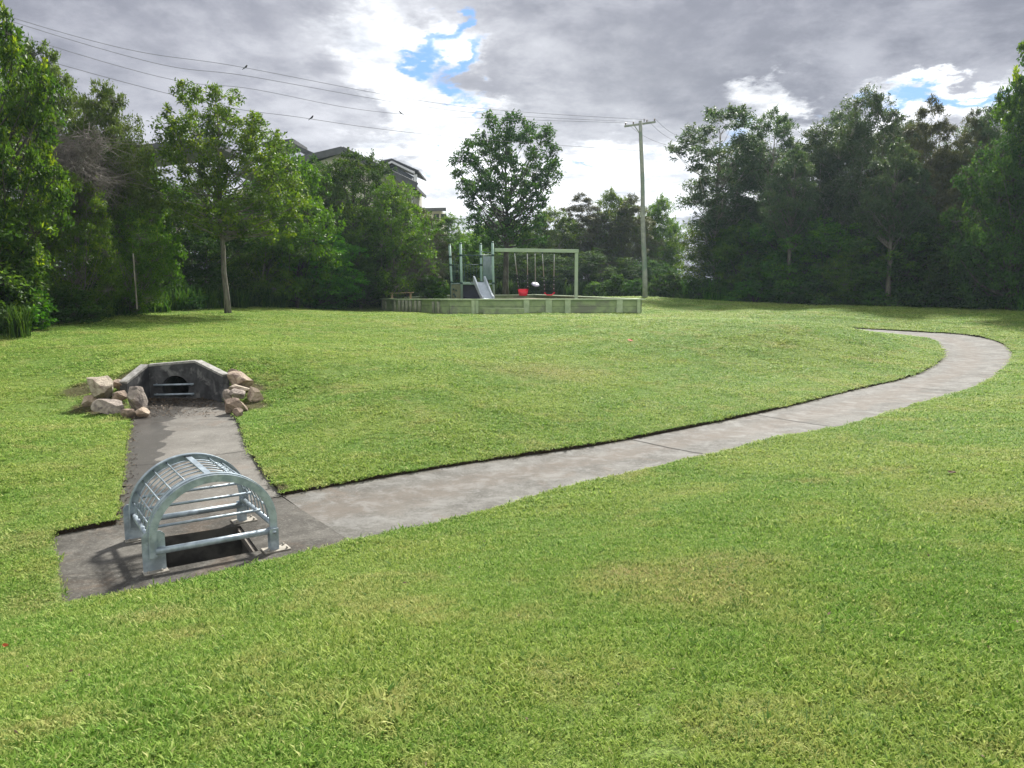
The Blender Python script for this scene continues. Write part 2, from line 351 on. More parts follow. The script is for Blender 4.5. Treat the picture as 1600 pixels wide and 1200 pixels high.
def leafmat(name, c1, c2, c3, trans=.46, rough=.5, spec=.22, tcol=1.5):
    m = bpy.data.materials.new(name); m.use_nodes = True; t = NT(m.node_tree); t.n.clear()
    o = t.add('ShaderNodeOutputMaterial'); at = t.add('ShaderNodeAttribute', attribute_name='tone')
    tone = at.outputs['Fac']; oi = t.add('ShaderNodeObjectInfo').outputs['Random']
    col = t.mix(t.ss(tone, .0, .55), c1, c2); col = t.mix(t.ss(tone, .6, 1.0), col, c3)
    hs = t.add('ShaderNodeHueSaturation'); t.l.new(col, hs.inputs['Color'])
    t.l.new(t.m('ADD', .485, t.m('MULTIPLY', oi, .03)), hs.inputs['Hue']); t.l.new(t.m('ADD', .88, t.m('MULTIPLY', oi, .35)), hs.inputs['Value']); hs.inputs['Saturation'].default_value = 1.08
    p = t.add('ShaderNodeBsdfPrincipled'); t.l.new(hs.outputs[0], p.inputs['Base Color']); p.inputs['Roughness'].default_value = rough; p.inputs['Specular IOR Level'].default_value = spec
    tc_ = t.mix(1.0, hs.outputs[0], (tcol*1.15, tcol*1.1, tcol*.55), 'MULTIPLY')
    tr = t.add('ShaderNodeBsdfTranslucent'); t.l.new(tc_, tr.inputs[0])
    mx = t.add('ShaderNodeMixShader'); mx.inputs[0].default_value = trans
    t.l.new(p.outputs[0], mx.inputs[1]); t.l.new(tr.outputs[0], mx.inputs[2]); t.l.new(mx.outputs[0], o.inputs[0]); return m
L_olive = leafmat('olive_leaves', (.040, .082, .012), (.082, .145, .020), (.18, .24, .03))
L_umb = leafmat('soft_green_leaves', (.045, .080, .022), (.085, .130, .034), (.13, .18, .05))
L_bright = leafmat('bright_green_leaves', (.035, .100, .012), (.070, .175, .018), (.15, .28, .03))
L_dark = leafmat('dark_green_leaves', (.022, .055, .015), (.045, .095, .022), (.10, .16, .03), trans=.36, rough=.65, spec=.06)
L_grey = leafmat('grey_green_leaves', (.040, .074, .038), (.070, .115, .056), (.12, .155, .075), trans=.36)
L_brown = leafmat('bronze_leaves', (.052, .060, .030), (.085, .092, .042), (.12, .13, .055), trans=.3)
L_yellow = leafmat('yellow_tipped_leaves', (.025, .055, .012), (.065, .115, .016), (.20, .25, .03))
L_weed = leafmat('pale_grass_clump', (.10, .16, .05), (.15, .21, .08), (.19, .25, .11), trans=.2)
L_glossy = leafmat('glossy_green_leaves', (.032, .085, .018), (.065, .145, .028), (.13, .23, .045), rough=.5, spec=.12)

# ---------------------------------------------------------------- terrain
near_px = [(560, 853, 0), (700, 819, 0), (800, 793, 0), (900, 762, 0), (987, 742, 0), (1119, 712, .01), (1206, 690, .02), (1337, 664, .04), (1425, 637, .05), (1512, 611, .07), (1556, 589, .08),
           (1582, 563, .10), (1578, 546, .17), (1552, 532, .27), (1504, 523, .34)]
far_px = [(440, 775, 0), (600, 746, 0), (750, 722, 0), (900, 701, 0), (987, 686, 0), (1080, 668, .01), (1180, 647, .02), (1250, 631, .03), (1337, 609, .04), (1403, 594, .05), (1447, 578, .07),
          (1473, 559, .11), (1471, 546, .17), (1456, 532, .27)]
outer = [pz(*p) for p in near_px]+[np.array(p) for p in ((15.6, 29.5, .38), (13.8, 30.9, .43), (11.2, 32.3, .52), (8.2, 33.8, .62))]
inner = [pz(*p) for p in far_px]+[np.array(p) for p in ((13.9, 27.8, .36), (12.6, 29.0, .43), (10.3, 30.4, .52), (7.4, 32.0, .62))]
outer = catmull(outer, 6); inner = catmull(inner, 6)
def resample(P, n):
    P = np.array(P); s = np.r_[0, np.cumsum(np.linalg.norm(np.diff(P[:, :2], axis=0), axis=1))]
    t_ = np.linspace(0, s[-1], n); return np.stack([np.interp(t_, s, P[:, k]) for k in range(3)], 1)
def chz(y): return float(np.clip((y-7.6)/6.4*.15, 0, .15))
def pch(px, py):
    z = 0.
    for _ in range(6): p = pz(px, py, z); z = chz(p[1])
    return pz(px, py, z)
HW = dict(lend=pd(199, 640, 13.0), p1=pz(235, 624, .15), p2=pz(307, 623, .15), rend=pz(350, 628, .15))
HW['lend'] = np.array([HW['p1'][0]-.10, HW['p1'][1]-.62, .15])
ch_left = [pch(180, 820), pch(186, 790), pch(193, 735), pch(199, 680), pch(200, 655)]+[HW['lend']+np.array([.1, -.15, 0])]
ch_right = [pch(440, 775), pch(426, 756), pch(408, 733), pch(390, 704), pch(378, 675), pch(367, 650), pch(352, 634)]
pad_nl = [pz(80, 838, 0), pz(90, 895, 0), pz(99, 951, 0)]
pad_near = [pz(99, 951, 0), pz(170, 941, 0), pz(235, 928, 0), pz(388, 893, 0), pz(480, 871, 0), pz(560, 853, 0)]
TP = []
for P in (outer, inner):
    for p in P[::4]: TP.append(tuple(p))
for p in ch_right[:-1]+ch_left[:-2]+pad_nl+pad_near[:-1]: TP.append(tuple(p))
TP += [tuple(pd(*a)) for a in ((1300, 510, 26.5), (1200, 503, 27.0), (1200, 520, 24), (1100, 512, 26), (1100, 499, 29.5), (1000, 512, 27), (1000, 498, 32), (1022, 488, 38), (1080, 483, 41), (1200, 481, 42), (1200, 488, 37.5), (1300, 490, 36), (1300, 482, 40), (1400, 485, 38), (1002, 491, 36.3), (850, 491, 36), (702, 492, 36), (645, 489, 38), (597, 487, 41), (1008, 466, 46), (1100, 471, 50),
       (1200, 474, 49), (1350, 479, 43), (1500, 483, 39), (1600, 488, 35), (0, 521, 20), (100, 506, 22.5), (200, 496, 25.5), (355, 491, 29), (450, 484, 35), (590, 473, 43),
       (0, 620, 13.2), (0, 700, 9.9), (0, 850, 6.6), (0, 950, 5.2), (130, 600, 14.5), (60, 570, 16), (270, 563, 14.6), (215, 572, 14.9), (345, 580, 14.7), (420, 590, 14.7), (125, 640, 13.0), (412, 640, 13.0), (330, 540, 18),
       (500, 540, 20), (700, 530, 24), (900, 530, 24), (1100, 560, 20.5), (600, 620, 13.2), (900, 620, 14.4), (1200, 590, 18.))]
TP += [(0, 0, .7), (-3, 0, .66), (3, 0, .75), (7, 0, .9), (-7, 0, .6), (8, 6, .72), (0, 2.5, .62), (2.5, 3, .66), (5, 5, .62), (-2, 3, .5), (11, 9, .68), (16, 14, .65), (20, 20, .6), (22, 27, .65), (-9, 5, .35), (-12, 10, .8),
       (1, 42, .95), (-2, 42, .95), (3.5, 39.5, .85), (1.2, 46, 1.0), (-4, 43, 1.0), (0, 38, .82), (0, -20, 1.6), (-30, -10, 1.2), (30, -10, 1.4), (-60, 20, 1.2), (60, 20, 1.0), (-50, 60, 1.2), (50, 60, 1.0), (0, 70, 1.1), (0, 110, 1.1), (-90, 110, 1.2), (90, 110, 1.1), (-90, -60, 1.2), (90, -60, 1.2), (0, -80, 1.4)]
TP = np.array(TP); _, ui = np.unique(np.round(TP[:, :2], 1), axis=0, return_index=True); TP = TP[ui]
def U(r2): return .5*r2*np.log(r2+1e-9)
n_ = len(TP); dd = ((TP[:, None, :2]-TP[None, :, :2])**2).sum(-1); A = np.zeros((n_+3, n_+3)); A[:n_, :n_] = U(dd)+np.eye(n_)*.02
A[:n_, n_] = 1; A[:n_, n_+1:] = TP[:, :2]; A[n_, :n_] = 1; A[n_+1:, :n_] = TP[:, :2].T
W_ = np.linalg.solve(A, np.r_[TP[:, 2], 0, 0, 0])
def T(X, Y):
    X = np.atleast_1d(np.asarray(X, float)); Y = np.atleast_1d(np.asarray(Y, float)); out = np.empty(X.shape)
    for i in range(0, len(X), 20000):
        x = X[i:i+20000]; y = Y[i:i+20000]; xc = np.clip(x, -95, 95); yc = np.clip(y, -85, 115)
        out[i:i+20000] = U((xc[:, None]-TP[None, :, 0])**2+(yc[:, None]-TP[None, :, 1])**2)@W_[:n_]+W_[n_]+W_[n_+1]*xc+W_[n_+2]*yc
    return out
def Tz(x, y): return float(T([x], [y])[0])
def lawn_bumps(X, Y):
    return .012*np.sin(X*1.7+Y*.6)*np.sin(Y*2.1-X*.4)+.008*np.sin(X*4.3+1)*np.sin(Y*3.7+2)

cut_head = [HW['rend'], HW['p2'], HW['p1'], HW['lend']]
cut = [p[:2] for p in pad_near[:-1]]+[p[:2] for p in outer]+[p[:2] for p in inner[::-1]]+[p[:2] for p in catmull(ch_right, 3)[1:]]
hw_out = offset([p[:2] for p in [HW['rend'], HW['p2'], HW['p1'], HW['lend'], np.array([-6, 9., 0])]], .15)[:4]
cut += [np.array(p) for p in hw_out]+[p[:2] for p in catmull(ch_left, 3)[::-1]]+[p[:2] for p in pad_nl[:-1]]
cc = [cut[0]]
for p in cut[1:]:
    if np.linalg.norm(np.array(p)-np.array(cc[-1])) > .04: cc.append(p)
cut = [np.array(p) for p in cc]; cut_in = offset(cut, -.018)

# pit outline on the pad
PIT = [pz(404, 861, 0), pz(376, 822, 0), pz(236, 842, 0), pz(252, 890, 0)]

def floorz(X, Y):
    z = T(X, Y); pad = inpoly(X, Y, PADCH)
    z[pad] = np.clip((Y[pad]-7.6)/6.4*.15, 0, .15); return z
PADCH = [p[:2] for p in pad_near]+[p[:2] for p in catmull(ch_right, 3)]+[p for p in hw_out]+[p[:2] for p in ch_left[::-1]]+[p[:2] for p in pad_nl[:-1]]

pts = []
rng = np.random.default_rng(3)
r = 1.0
while r < 70:
    st = max(.11, r*.022) if r < 40 else r*.05
    na = int(R(100)*r/st)
    for k in range(na+1):
        a = -R(50)+R(100)*k/na+rng.uniform(-.2, .2)*st/r
        pts.append((r*math.sin(a), r*math.cos(a)))
    r += st
for r in list(np.geomspace(2, 60, 22)):
    for k in range(32):
        a = R(52)+R(256)*k/31; pts.append((r*math.sin(a), r*math.cos(a)))
for r in (85, 110, 150, 220, 350, 600, 1000, 1500):
    for k in range(48):
        a = 2*math.pi*k/48; pts.append((r*math.sin(a), r*math.cos(a)))
pts.append((0, 0))
vin = [Vector(p) for p in cut]+[Vector(p) for p in cut_in]+[Vector(p) for p in pts]
nc_ = len(cut); ed = [(i, (i+1) % nc_) for i in range(nc_)]+[(nc_+i, nc_+(i+1) % nc_) for i in range(nc_)]
ov, oe, of, ovi, _, _ = geometry.delaunay_2d_cdt(vin, ed, [], 0, 1e-4)
X = np.array([v.x for v in ov]); Y = np.array([v.y for v in ov])
cls = np.array([min(o_) if o_ else 10**9 for o_ in ovi])
isA = cls < nc_; isB = (cls >= nc_) & (cls < 2*nc_)
ins = inpoly(X, Y, offset(cut, -.009)); Zt = T(X, Y)
Z = Zt+.045+lawn_bumps(X, Y)
inner_mask = (ins | isB) & ~isA
Z[inner_mask] = floorz(X[inner_mask], Y[inner_mask])-.14
pitm = inpoly(X, Y, offset(PIT, .08)); Z[pitm] = -1.6
# do not let the sheet poke through round the pit: lower a small collar too
Fg = []
pw0, pw1 = HW['p1'][0]+.05, HW['p2'][0]-.02
for f_ in of:
    cx = sum(X[i] for i in f_)/3; cy = sum(Y[i] for i in f_)/3
    zs = [Z[i] for i in f_]
    if max(zs)-min(zs) > .3 and pw0-.3 < cx < pw1+.3 and 13.6 < cy < 14.9: continue     # pipe mouth
    Fg.append(f_)
ground = mesh_from('ground', np.stack([X, Y, Z], 1), Fg, m_ground); tag(ground, kind='structure')
ground.data.polygons.foreach_set('use_smooth', [abs(p.normal.z) > .6 for p in ground.data.polygons])
# the step of the cut edge should stay crisp
for f_ in ():
    pass

def ribbon(name, Lp, Rp, nu, nv, m, zf):
    Lr = resample(Lp, nv); Rr = resample(Rp, nv); V = []; UVs = []
    for j in range(nv):
        for i in range(nu+1):
            p = Lr[j]*(1-i/nu)+Rr[j]*(i/nu); V.append([p[0], p[1], 0]); UVs.append((i/nu, j/(nv-1)))
    V = np.array(V); V[:, 2] = zf(V[:, 0], V[:, 1])
    Fc = [(j*(nu+1)+i, j*(nu+1)+i+1, (j+1)*(nu+1)+i+1, (j+1)*(nu+1)+i) for j in range(nv-1) for i in range(nu)]
    o = mesh_from(name, V, Fc, m, smooth=True); uv = o.data.uv_layers.new(name='UVMap')
    for l in o.data.loops: uv.data[l.index].uv = UVs[l.vertex_index]
    if o.data.polygons[0].normal.z < 0: o.data.flip_normals()
    return tag(o, kind='structure')
# path: start both edges at the joint
ribbon('path', inner, outer, 8, 160, m_path, lambda x, y: T(x, y))
chl = ch_left[:-1]+[HW['lend'], HW['p1']+np.array([.0, .05, 0])]
chr_ = ch_right+[HW['rend'], HW['p2']+np.array([0, .05, 0])]
chf = lambda x, y: np.clip((y-7.6)/6.4*.15, 0, .15)
ribbon('drain_channel', chl, chr_, 8, 60, m_chan, chf)
# pad with the pit opening
padp = [p[:2] for p in pad_near]+[ch_right[0][:2]]+[ch_left[0][:2]]+[p[:2] for p in pad_nl[:-1]]
pin = [Vector(p) for p in padp]+[Vector(p[:2]) for p in PIT]; e1 = [(i, (i+1) % len(padp)) for i in range(len(padp))]; b_ = len(padp)
e1 += [(b_+i, b_+(i+1) % 4) for i in range(4)]
pv, _, pf, _, _, _ = geometry.delaunay_2d_cdt(pin, e1, [], 1, 1e-4)
keep = []
for f_ in pf:
    cx = sum(pv[i].x for i in f_)/len(f_); cy = sum(pv[i].y for i in f_)/len(f_)
    if not inpoly(np.array([cx]), np.array([cy]), PIT)[0]: keep.append(f_)
pad = mesh_from('drain_pad', [(v.x, v.y, .002) for v in pv], keep, m_pad); tag(pad, kind='structure')
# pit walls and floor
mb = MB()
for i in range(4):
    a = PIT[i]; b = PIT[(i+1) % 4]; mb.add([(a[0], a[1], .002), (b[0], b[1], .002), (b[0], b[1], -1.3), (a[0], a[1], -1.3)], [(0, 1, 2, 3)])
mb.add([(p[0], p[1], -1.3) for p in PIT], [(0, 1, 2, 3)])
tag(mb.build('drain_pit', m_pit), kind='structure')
# expansion joints
mb = MB()
def joint(p, q, wd=.012):
    a = pz(p[0], p[1], 0); b = pz(q[0], q[1], 0)
    za = .1
    def fix(px, py):
        z = 0
        for _ in range(5): P = pz(px, py, z); z = float(floorz(np.array([P[0]]), np.array([P[1]]))[0])
        return pz(px, py, z)
    a = fix(*p); b = fix(*q); d = (b-a)[:2]; d /= np.linalg.norm(d); s_ = np.array([-d[1], d[0]])*wd/2
    V = []; N = 10
    for k in range(N+1):
        c = a+(b-a)*k/N; c[:2] += rng.normal(0, .004, 2)
        for sg in (-1, 1):
            x, y = c[0]+sg*s_[0], c[1]+sg*s_[1]; V.append((x, y, float(floorz(np.array([x]), np.array([y]))[0])+.006))
    mb.add(V, [(2*k, 2*k+1, 2*k+3, 2*k+2) for k in range(N)])
for p, q, wd in (((987, 687), (1108, 711), .02), ((1180, 648), (1294, 666), .02), ((1394, 604), (1500, 611), .018), ((1463, 583), (1550, 586), .02), ((1477, 560), (1578, 561), .018),
                 ((302, 657), (364, 654), .012), ((325, 713), (389, 704), .014), ((204, 728), (291, 723), .01), ((203, 815), (430, 776), .012)):
    joint(p, q, wd)
tag(mb.build('path_joints', m_joint), kind='structure')

# ---------------------------------------------------------------- drain headwall and pipe
def plate(outline, holes, thick, name, mt, parent, M):
    vi = [Vector(p) for p in outline]; e = [(i, (i+1) % len(outline)) for i in range(len(outline))]
    for h in holes:
        b = len(vi); vi += [Vector(p) for p in h]; e += [(b+i, b+(i+1) % len(h)) for i in range(len(h))]
    v2, _, f2, _, _, _ = geometry.delaunay_2d_cdt(vi, e, [], 1, 1e-5)
    bm = bmesh.new(); bv = [bm.verts.new((v.x, 0, v.y)) for v in v2]
    for f_ in f2:
        cx = sum(v2[i].x for i in f_)/len(f_); cy = sum(v2[i].y for i in f_)/len(f_)
        if any(inpoly(np.array([cx]), np.array([cy]), h)[0] for h in holes): continue
        bm.faces.new([bv[i] for i in f_])
    r_ = bmesh.ops.extrude_face_region(bm, geom=bm.faces[:])
    for g in r_['geom']:
        if isinstance(g, bmesh.types.BMVert): g.co.y += thick
    bmesh.ops.recalc_face_normals(bm, faces=bm.faces); bmesh.ops.transform(bm, matrix=M, verts=bm.verts)
    me = bpy.data.meshes.new(name); bm.to_mesh(me); bm.free(); me.materials.append(mt)
    o = bpy.data.objects.new(name, me); C.objects.link(o)
    if parent: o.parent = parent
    return o
def frame(a, b, z=0):
    """local x from a to b, local y to the left-hand back"""
    d = Vector((b[0]-a[0], b[1]-a[1], 0)); L = d.length; d.normalize()
    return Matrix(((d.x, -d.y, 0, a[0]), (d.y, d.x, 0, a[1]), (0, 0, 1, z), (0, 0, 0, 1))), L
base = (HW['p1']+HW['p2'])/2
hw = empty('drain_headwall', (base[0], base[1], .15), label='dark weathered concrete headwall with splayed wings around a barred drain pipe', cat='headwall')
inv = Matrix.Translation((-base[0], -base[1], -.15))
M, Lw = frame(HW['p1'], HW['p2'])
zt1 = pd(237, 571, HW['p1'][1])[2]; zt2 = pd(309, 565, HW['p2'][1])[2]
pc = (Lw*.56, .15+.20); pr = .235
circ = [(pc[0]+pr*math.cos(2*math.pi*k/28), max(.165, pc[1]+pr*math.sin(2*math.pi*k/28))) for k in range(28)]
cc = []
for p in circ:
    if not cc or math.dist(p, cc[-1]) > .004: cc.append(p)
plate([(0, -.1), (Lw, -.1), (Lw, zt2), (0, zt1)], [cc], .14, 'end_wall', m_headwall, hw, inv@M)
Ml, Ll = frame(HW['lend'], HW['p1']); zl = pd(199, 598, HW['lend'][1])[2]
plate([(0, -.1), (Ll, -.1), (Ll, zt1-.004), (0, zl)], [], .14, 'wing_wall', m_headwall, hw, inv@Ml)
Mr, Lr_ = frame(HW['p2'], HW['rend']); zr = pd(345, 587, HW['rend'][1])[2]
plate([(0, -.1), (Lr_, -.1), (Lr_, zr), (0, zt2-.004)], [], .14, 'wing_wall', m_headwall, hw, inv@Mr)
# pale worn coping along the tops
def coping(Mx, L, za, zb, th=.02):
    mb = MB(); mb.add([(0, -.006, za-.02), (L, -.006, zb-.02), (L, .15, zb-.02), (0, .15, za-.02), (0, -.006, za+th), (L, -.006, zb+th), (L, .15, zb+th), (0, .15, za+th)],
                      [(0, 3, 2, 1), (4, 5, 6, 7), (0, 1, 5, 4), (1, 2, 6, 5), (2, 3, 7, 6), (3, 0, 4, 7)])
    o = mb.build('coping', m_headtop, hw); o.data.transform(inv@Mx); return o
coping(M, Lw, zt1, zt2); coping(Ml, Ll, zl, zt1); coping(Mr, Lr_, zt2, zr)
mb = MB(); N = 28; V = []
for yy in (.10, 2.6):
    V += [(pc[0]+(pr+.001)*math.cos(2*math.pi*k/N), yy, pc[1]+(pr+.001)*math.sin(2*math.pi*k/N)) for k in range(N)]
mb.add(V, [(k, (k+1) % N, N+(k+1) % N, N+k) for k in range(N)]+[tuple(range(N, 2*N))], True)
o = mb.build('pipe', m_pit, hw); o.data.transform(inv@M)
for zz in (.15+.27, .15+.09):
    mb = MB(); mb.tube([(pc[0]-.37, -.05, zz), (pc[0]+.34, -.05, zz+.01)], .018, 8)
    for xx in (-.33, .30): mb.tube([(pc[0]+xx, .02, zz), (pc[0]+xx, -.055, zz)], .022, 6)
    o = mb.build('pipe_bar', m_galv, hw); o.data.transform(inv@M)

# ---------------------------------------------------------------- boulders
def boulder_mat(name, c1, c2, c3):
    return simple(name, c1, c2, 9, .85, 0, .9, .03, 9, c3=c3, s3=5)
MBo = dict(tan=boulder_mat('tan_sandstone', (.30, .23, .165), (.46, .37, .28), (.18, .13, .10)),
           pink=boulder_mat('pinkish_sandstone', (.31, .26, .20), (.45, .385, .30), (.21, .16, .125)),
           brown=boulder_mat('brown_sandstone', (.16, .115, .085), (.28, .21, .155), (.09, .07, .055)),
           grey=boulder_mat('grey_sandstone', (.20, .165, .14), (.34, .29, .245), (.11, .09, .08)))
def boulder(px, py, wp, hp, d, mt, label, seed, tilt=0, group=None, depth=.9):
    rg = np.random.default_rng(seed)
    if d < 0:
        d = 12.
        for _ in range(30):
            q = pd(px, py+hp*.42, d); zg = min(Tz(q[0], q[1])+.03, 9) if not inpoly(np.array([q[0]]), np.array([q[1]]), cut)[0] else chz(q[1])
            d = .6*d+.4*pz(px, py+hp*.42, zg)[1]
    c = pd(px, py, d); k = d/F*1.0
    bm = bmesh.new(); bmesh.ops.create_icosphere(bm, subdivisions=5, radius=1)
    P = np.array([v.co[:] for v in bm.verts])
    for _ in range(15):
        n = rg.normal(size=3); n /= np.linalg.norm(n); h = rg.uniform(.46, .80)
        s_ = P@n; m_ = s_ > h; P[m_] -= np.outer(s_[m_]-h, n)*.985
    P += .02*np.sin(P[:, [1, 2, 0]]*5+rg.uniform(0, 6, 3))+.009*np.sin(P[:, [2, 0, 1]]*13+rg.uniform(0, 6, 3))
    P /= np.abs(P).max(0)
    sx, sz = wp*k/2*1.06, hp*k/2*1.12; sy = max(min(sx, sz)*1.1, (sx+sz)/2*depth)
    P *= (sx, sy, sz); t_ = R(tilt); ct, st = math.cos(t_), math.sin(t_)
    P = np.stack([P[:, 0]*ct-P[:, 2]*st, P[:, 1], P[:, 0]*st+P[:, 2]*ct], 1)
    for v, p in zip(bm.verts, P): v.co = p
    me = bpy.data.meshes.new('boulder'); bm.to_mesh(me); bm.free(); me.materials.append(mt)
    me.polygons.foreach_set('use_smooth', [True]*len(me.polygons))
    me.set_sharp_from_angle(angle=R(16))
    o = bpy.data.objects.new('boulder', me); C.objects.link(o); o.location = c
    return tag(o, label, 'boulder', group)
gl = 'boulders left of the headwall'; gr = 'boulders right of the headwall'
LB = [(158, 607, 46, 40, 13.2, 'pink', 'largest pale pinkish boulder of the left pile, standing at its back', 1, 12),
      (143, 626, 28, 19, -1, 'tan', 'small tan boulder at the far left end of the left pile', 2, 5),
      (174, 636, 54, 23, -1, 'grey', 'low wide boulder along the front of the left pile', 3, -4),
      (184, 619, 26, 20, 13.0, 'brown', 'brown boulder wedged in the middle of the left pile', 4, 0),
      (187, 603, 30, 17, 13.5, 'brown', 'small brown boulder behind the streaked one, topmost near the left wing wall', 5, -10),
      (214, 622, 34, 46, 12.6, 'grey', 'big streaked grey boulder leaning on the left wing wall', 6, 28),
      (219, 645, 28, 16, -1, 'tan', 'small sandy boulder lying on the channel edge, lowest of the left pile', 7, 0),
      (200, 648, 24, 18, -1, 'brown', 'dark brown boulder at the channel edge beside the small sandy one', 8, 5)]
RB = [(363, 583, 20, 14, 14.2, 'brown', 'small brown boulder at the top of the right pile', 11, 0),
      (378, 594, 46, 25, 13.9, 'tan', 'largest tan boulder of the right pile, sloping down to the right', 12, -12),
      (373, 607, 36, 15, 13.6, 'pink', 'flat pinkish boulder in the middle of the right pile', 13, 0),
      (373, 616, 28, 15, 13.3, 'grey', 'small grey boulder under the flat pinkish one', 14, -5),
      (398, 616, 29, 25, -1, 'tan', 'squarish boulder at the right end of the right pile', 15, 8),
      (368, 633, 34, 24, -1, 'brown', 'rounded brown boulder low in the right pile beside the channel', 16, 0),
      (356, 621, 16, 24, 13.3, 'grey', 'narrow grey boulder against the right wing wall', 17, 0),
      (373, 645, 18, 14, -1, 'brown', 'small dark boulder at the channel corner, lowest of the right pile', 18, 0)]
for B in LB: boulder(*B[:5], MBo[B[5]], B[6], B[7], B[8], gl)
for B in RB: boulder(*B[:5], MBo[B[5]], B[6], B[7], B[8], gr)

# ---------------------------------------------------------------- arched steel grate over the pit
FL, FR, BL, BR = pz(238, 896, 0), pz(431, 858, 0), pz(206, 845, 0), pz(385, 815, 0)
ctr = (FL+FR+BL+BR)/4; xd = ((FR-FL)+(BR-BL)); yd = ((BL-FL)+(BR-FR)); xd /= np.linalg.norm(xd); yd /= np.linalg.norm(yd)
HWd = (np.linalg.norm(FR-FL)+np.linalg.norm(BR-BL))/4; HL = (np.linalg.norm(BL-FL)+np.linalg.norm(BR-FR))/4
gt = empty('pit_grate', (ctr[0], ctr[1], .002), math.atan2(xd[1], xd[0]), label='arched galvanised steel grate straddling the open drain pit', cat='grate')
YX = Matrix(((1, float(np.dot(yd, xd)), 0, 0), (0, 1, 0, 0), (0, 0, 1, 0), (0, 0, 0, 1)))
SH = YX   # slight skew of the side direction as seen in the photo
rr = HWd-.02; zc_ = .26; topz = pd(322, 747, float((FL+FR)[1]/2+.02))[2]
ez = (topz-zc_)/rr
def arcp(a, r_=None, y=0): r_ = rr if r_ is None else r_; return (r_*math.cos(a), y, zc_+r_*ez*math.sin(a))
def fin(mb, name, mt=m_galv):
    o = mb.build(name, mt, gt); o.data.transform(SH); return o
for y in (-HL, HL):
    mb = MB(); N = 40; V = []
    prof = [(-.03, -.012), (.03, -.012), (.03, .012), (-.03, .012)]
    pth = [(rr, zc_-.14)]+[(rr*math.cos(math.pi*k/N), zc_+rr*ez*math.sin(math.pi*k/N)) for k in range(N+1)]+[(-rr, zc_-.14)]
    for i, (x, z) in enumerate(pth):
        a = 0 if i == 0 else (math.pi if i == len(pth)-1 else math.pi*(i-1)/N); nx, nz = math.cos(a), math.sin(a)
        for (pr_, py_) in prof: V.append((x+nx*pr_, y+py_*1.0, z+nz*pr_))
    # flat plate ring: wide radially, 24 mm thick, with a flange along the rim
    K = len(pth); Fc = [(i*4+j, i*4+(j+1) % 4, (i+1)*4+(j+1) % 4, (i+1)*4+j) for i in range(K-1) for j in range(4)]+[(0, 1, 2, 3), tuple(reversed([(K-1)*4+j for j in range(4)]))]
    mb.add(V, Fc)
    V = []; sg = -1 if y > 0 else 1
    for i, (x, z) in enumerate(pth):
        a = 0 if i == 0 else (math.pi if i == len(pth)-1 else math.pi*(i-1)/N); nx, nz = math.cos(a), math.sin(a)
        for (pr_, py_) in ((.031, sg*.013), (.040, sg*.013), (.040, sg*.06), (.031, sg*.06)): V.append((x+nx*pr_, y+py_, z+nz*pr_))
    mb.add(V, Fc); fin(mb, 'arch_frame')
mb = MB()
for k in range(7):                                  # curved bars parallel to the arches
    y = -HL+HL*2*(k+1)/8
    mb.tube([arcp(math.pi*(j/36)*1.0, rr-.01, y) for j in range(37)], .0065, 5)
fin(mb, 'curved_bars')
mb = MB()
for a in (12, 24, 38, 53, 68, 112, 127, 142, 156, 168):
    mb.tube([arcp(R(a), rr+.006, -HL), arcp(R(a), rr+.006, HL)], .007, 5)
fin(mb, 'cross_rods')
mb = MB(); mb.box(-.026, .026, -HL, HL, zc_+rr*ez+.004, zc_+rr*ez+.016); fin(mb, 'ridge_bar')
for (xa, za, y, rd) in ((rr-.02, zc_-.09, -HL, .027), (rr-.02, zc_-.09, HL, .027)):
    mb = MB(); mb.tube([(-xa, y, za), (xa, y, za)], rd, 12); fin(mb, 'base_tube')
for sx in (-1, 1):
    mb = MB(); mb.tube([(sx*(rr-.005), -HL, zc_-.03), (sx*(rr-.005), HL, zc_-.03)], .022, 10); fin(mb, 'side_tube')
for (y, h) in ((-HL*.3, .012), (HL*.1, .13), (HL*.55, .18)):
    x = rr*math.sqrt(max(0, 1-(h/(rr*ez))**2))-.01
    mb = MB(); mb.tube([(-x, y, zc_+h), (x, y, zc_+h)], .013, 8); fin(mb, 'tie_rod')
# left feet: upright plates with clipped corners; right feet: hinged lugs
for y in (-HL, HL):
    s_ = -1
    ym = y+.022
    def xf(x, yy, z): return (x, yy, z)
    hgt = .33; wd = .17; x0 = -rr-.075; 
    mb = MB(); ol = [(x0, .012), (x0+wd, .012), (x0+wd, hgt-.03), (x0+wd-.03, hgt), (x0+.03, hgt), (x0, hgt-.03)]
    V = [(x, ym-.006, z) for x, z in ol]+[(x, ym+.006, z) for x, z in ol]; n6 = 6
    mb.add(V, [tuple(range(6)), tuple(range(11, 5, -1))]+[(i, (i+1) % 6+0, (i+1) % 6+6, i+6) for i in range(6)])
    ft = fin(mb, 'foot_plate')
    mb = MB(); mb.box(x0-.005, x0+wd+.008, ym-.07, ym+.03, .0, .012, None, .002)
    for bx in (.03, .13): mb.tube([(x0+bx, ym-.045, .010), (x0+bx, ym-.045, .026)], .009, 6)
    o = fin(mb, 'base_flange', m_galvfoot); o.parent = ft
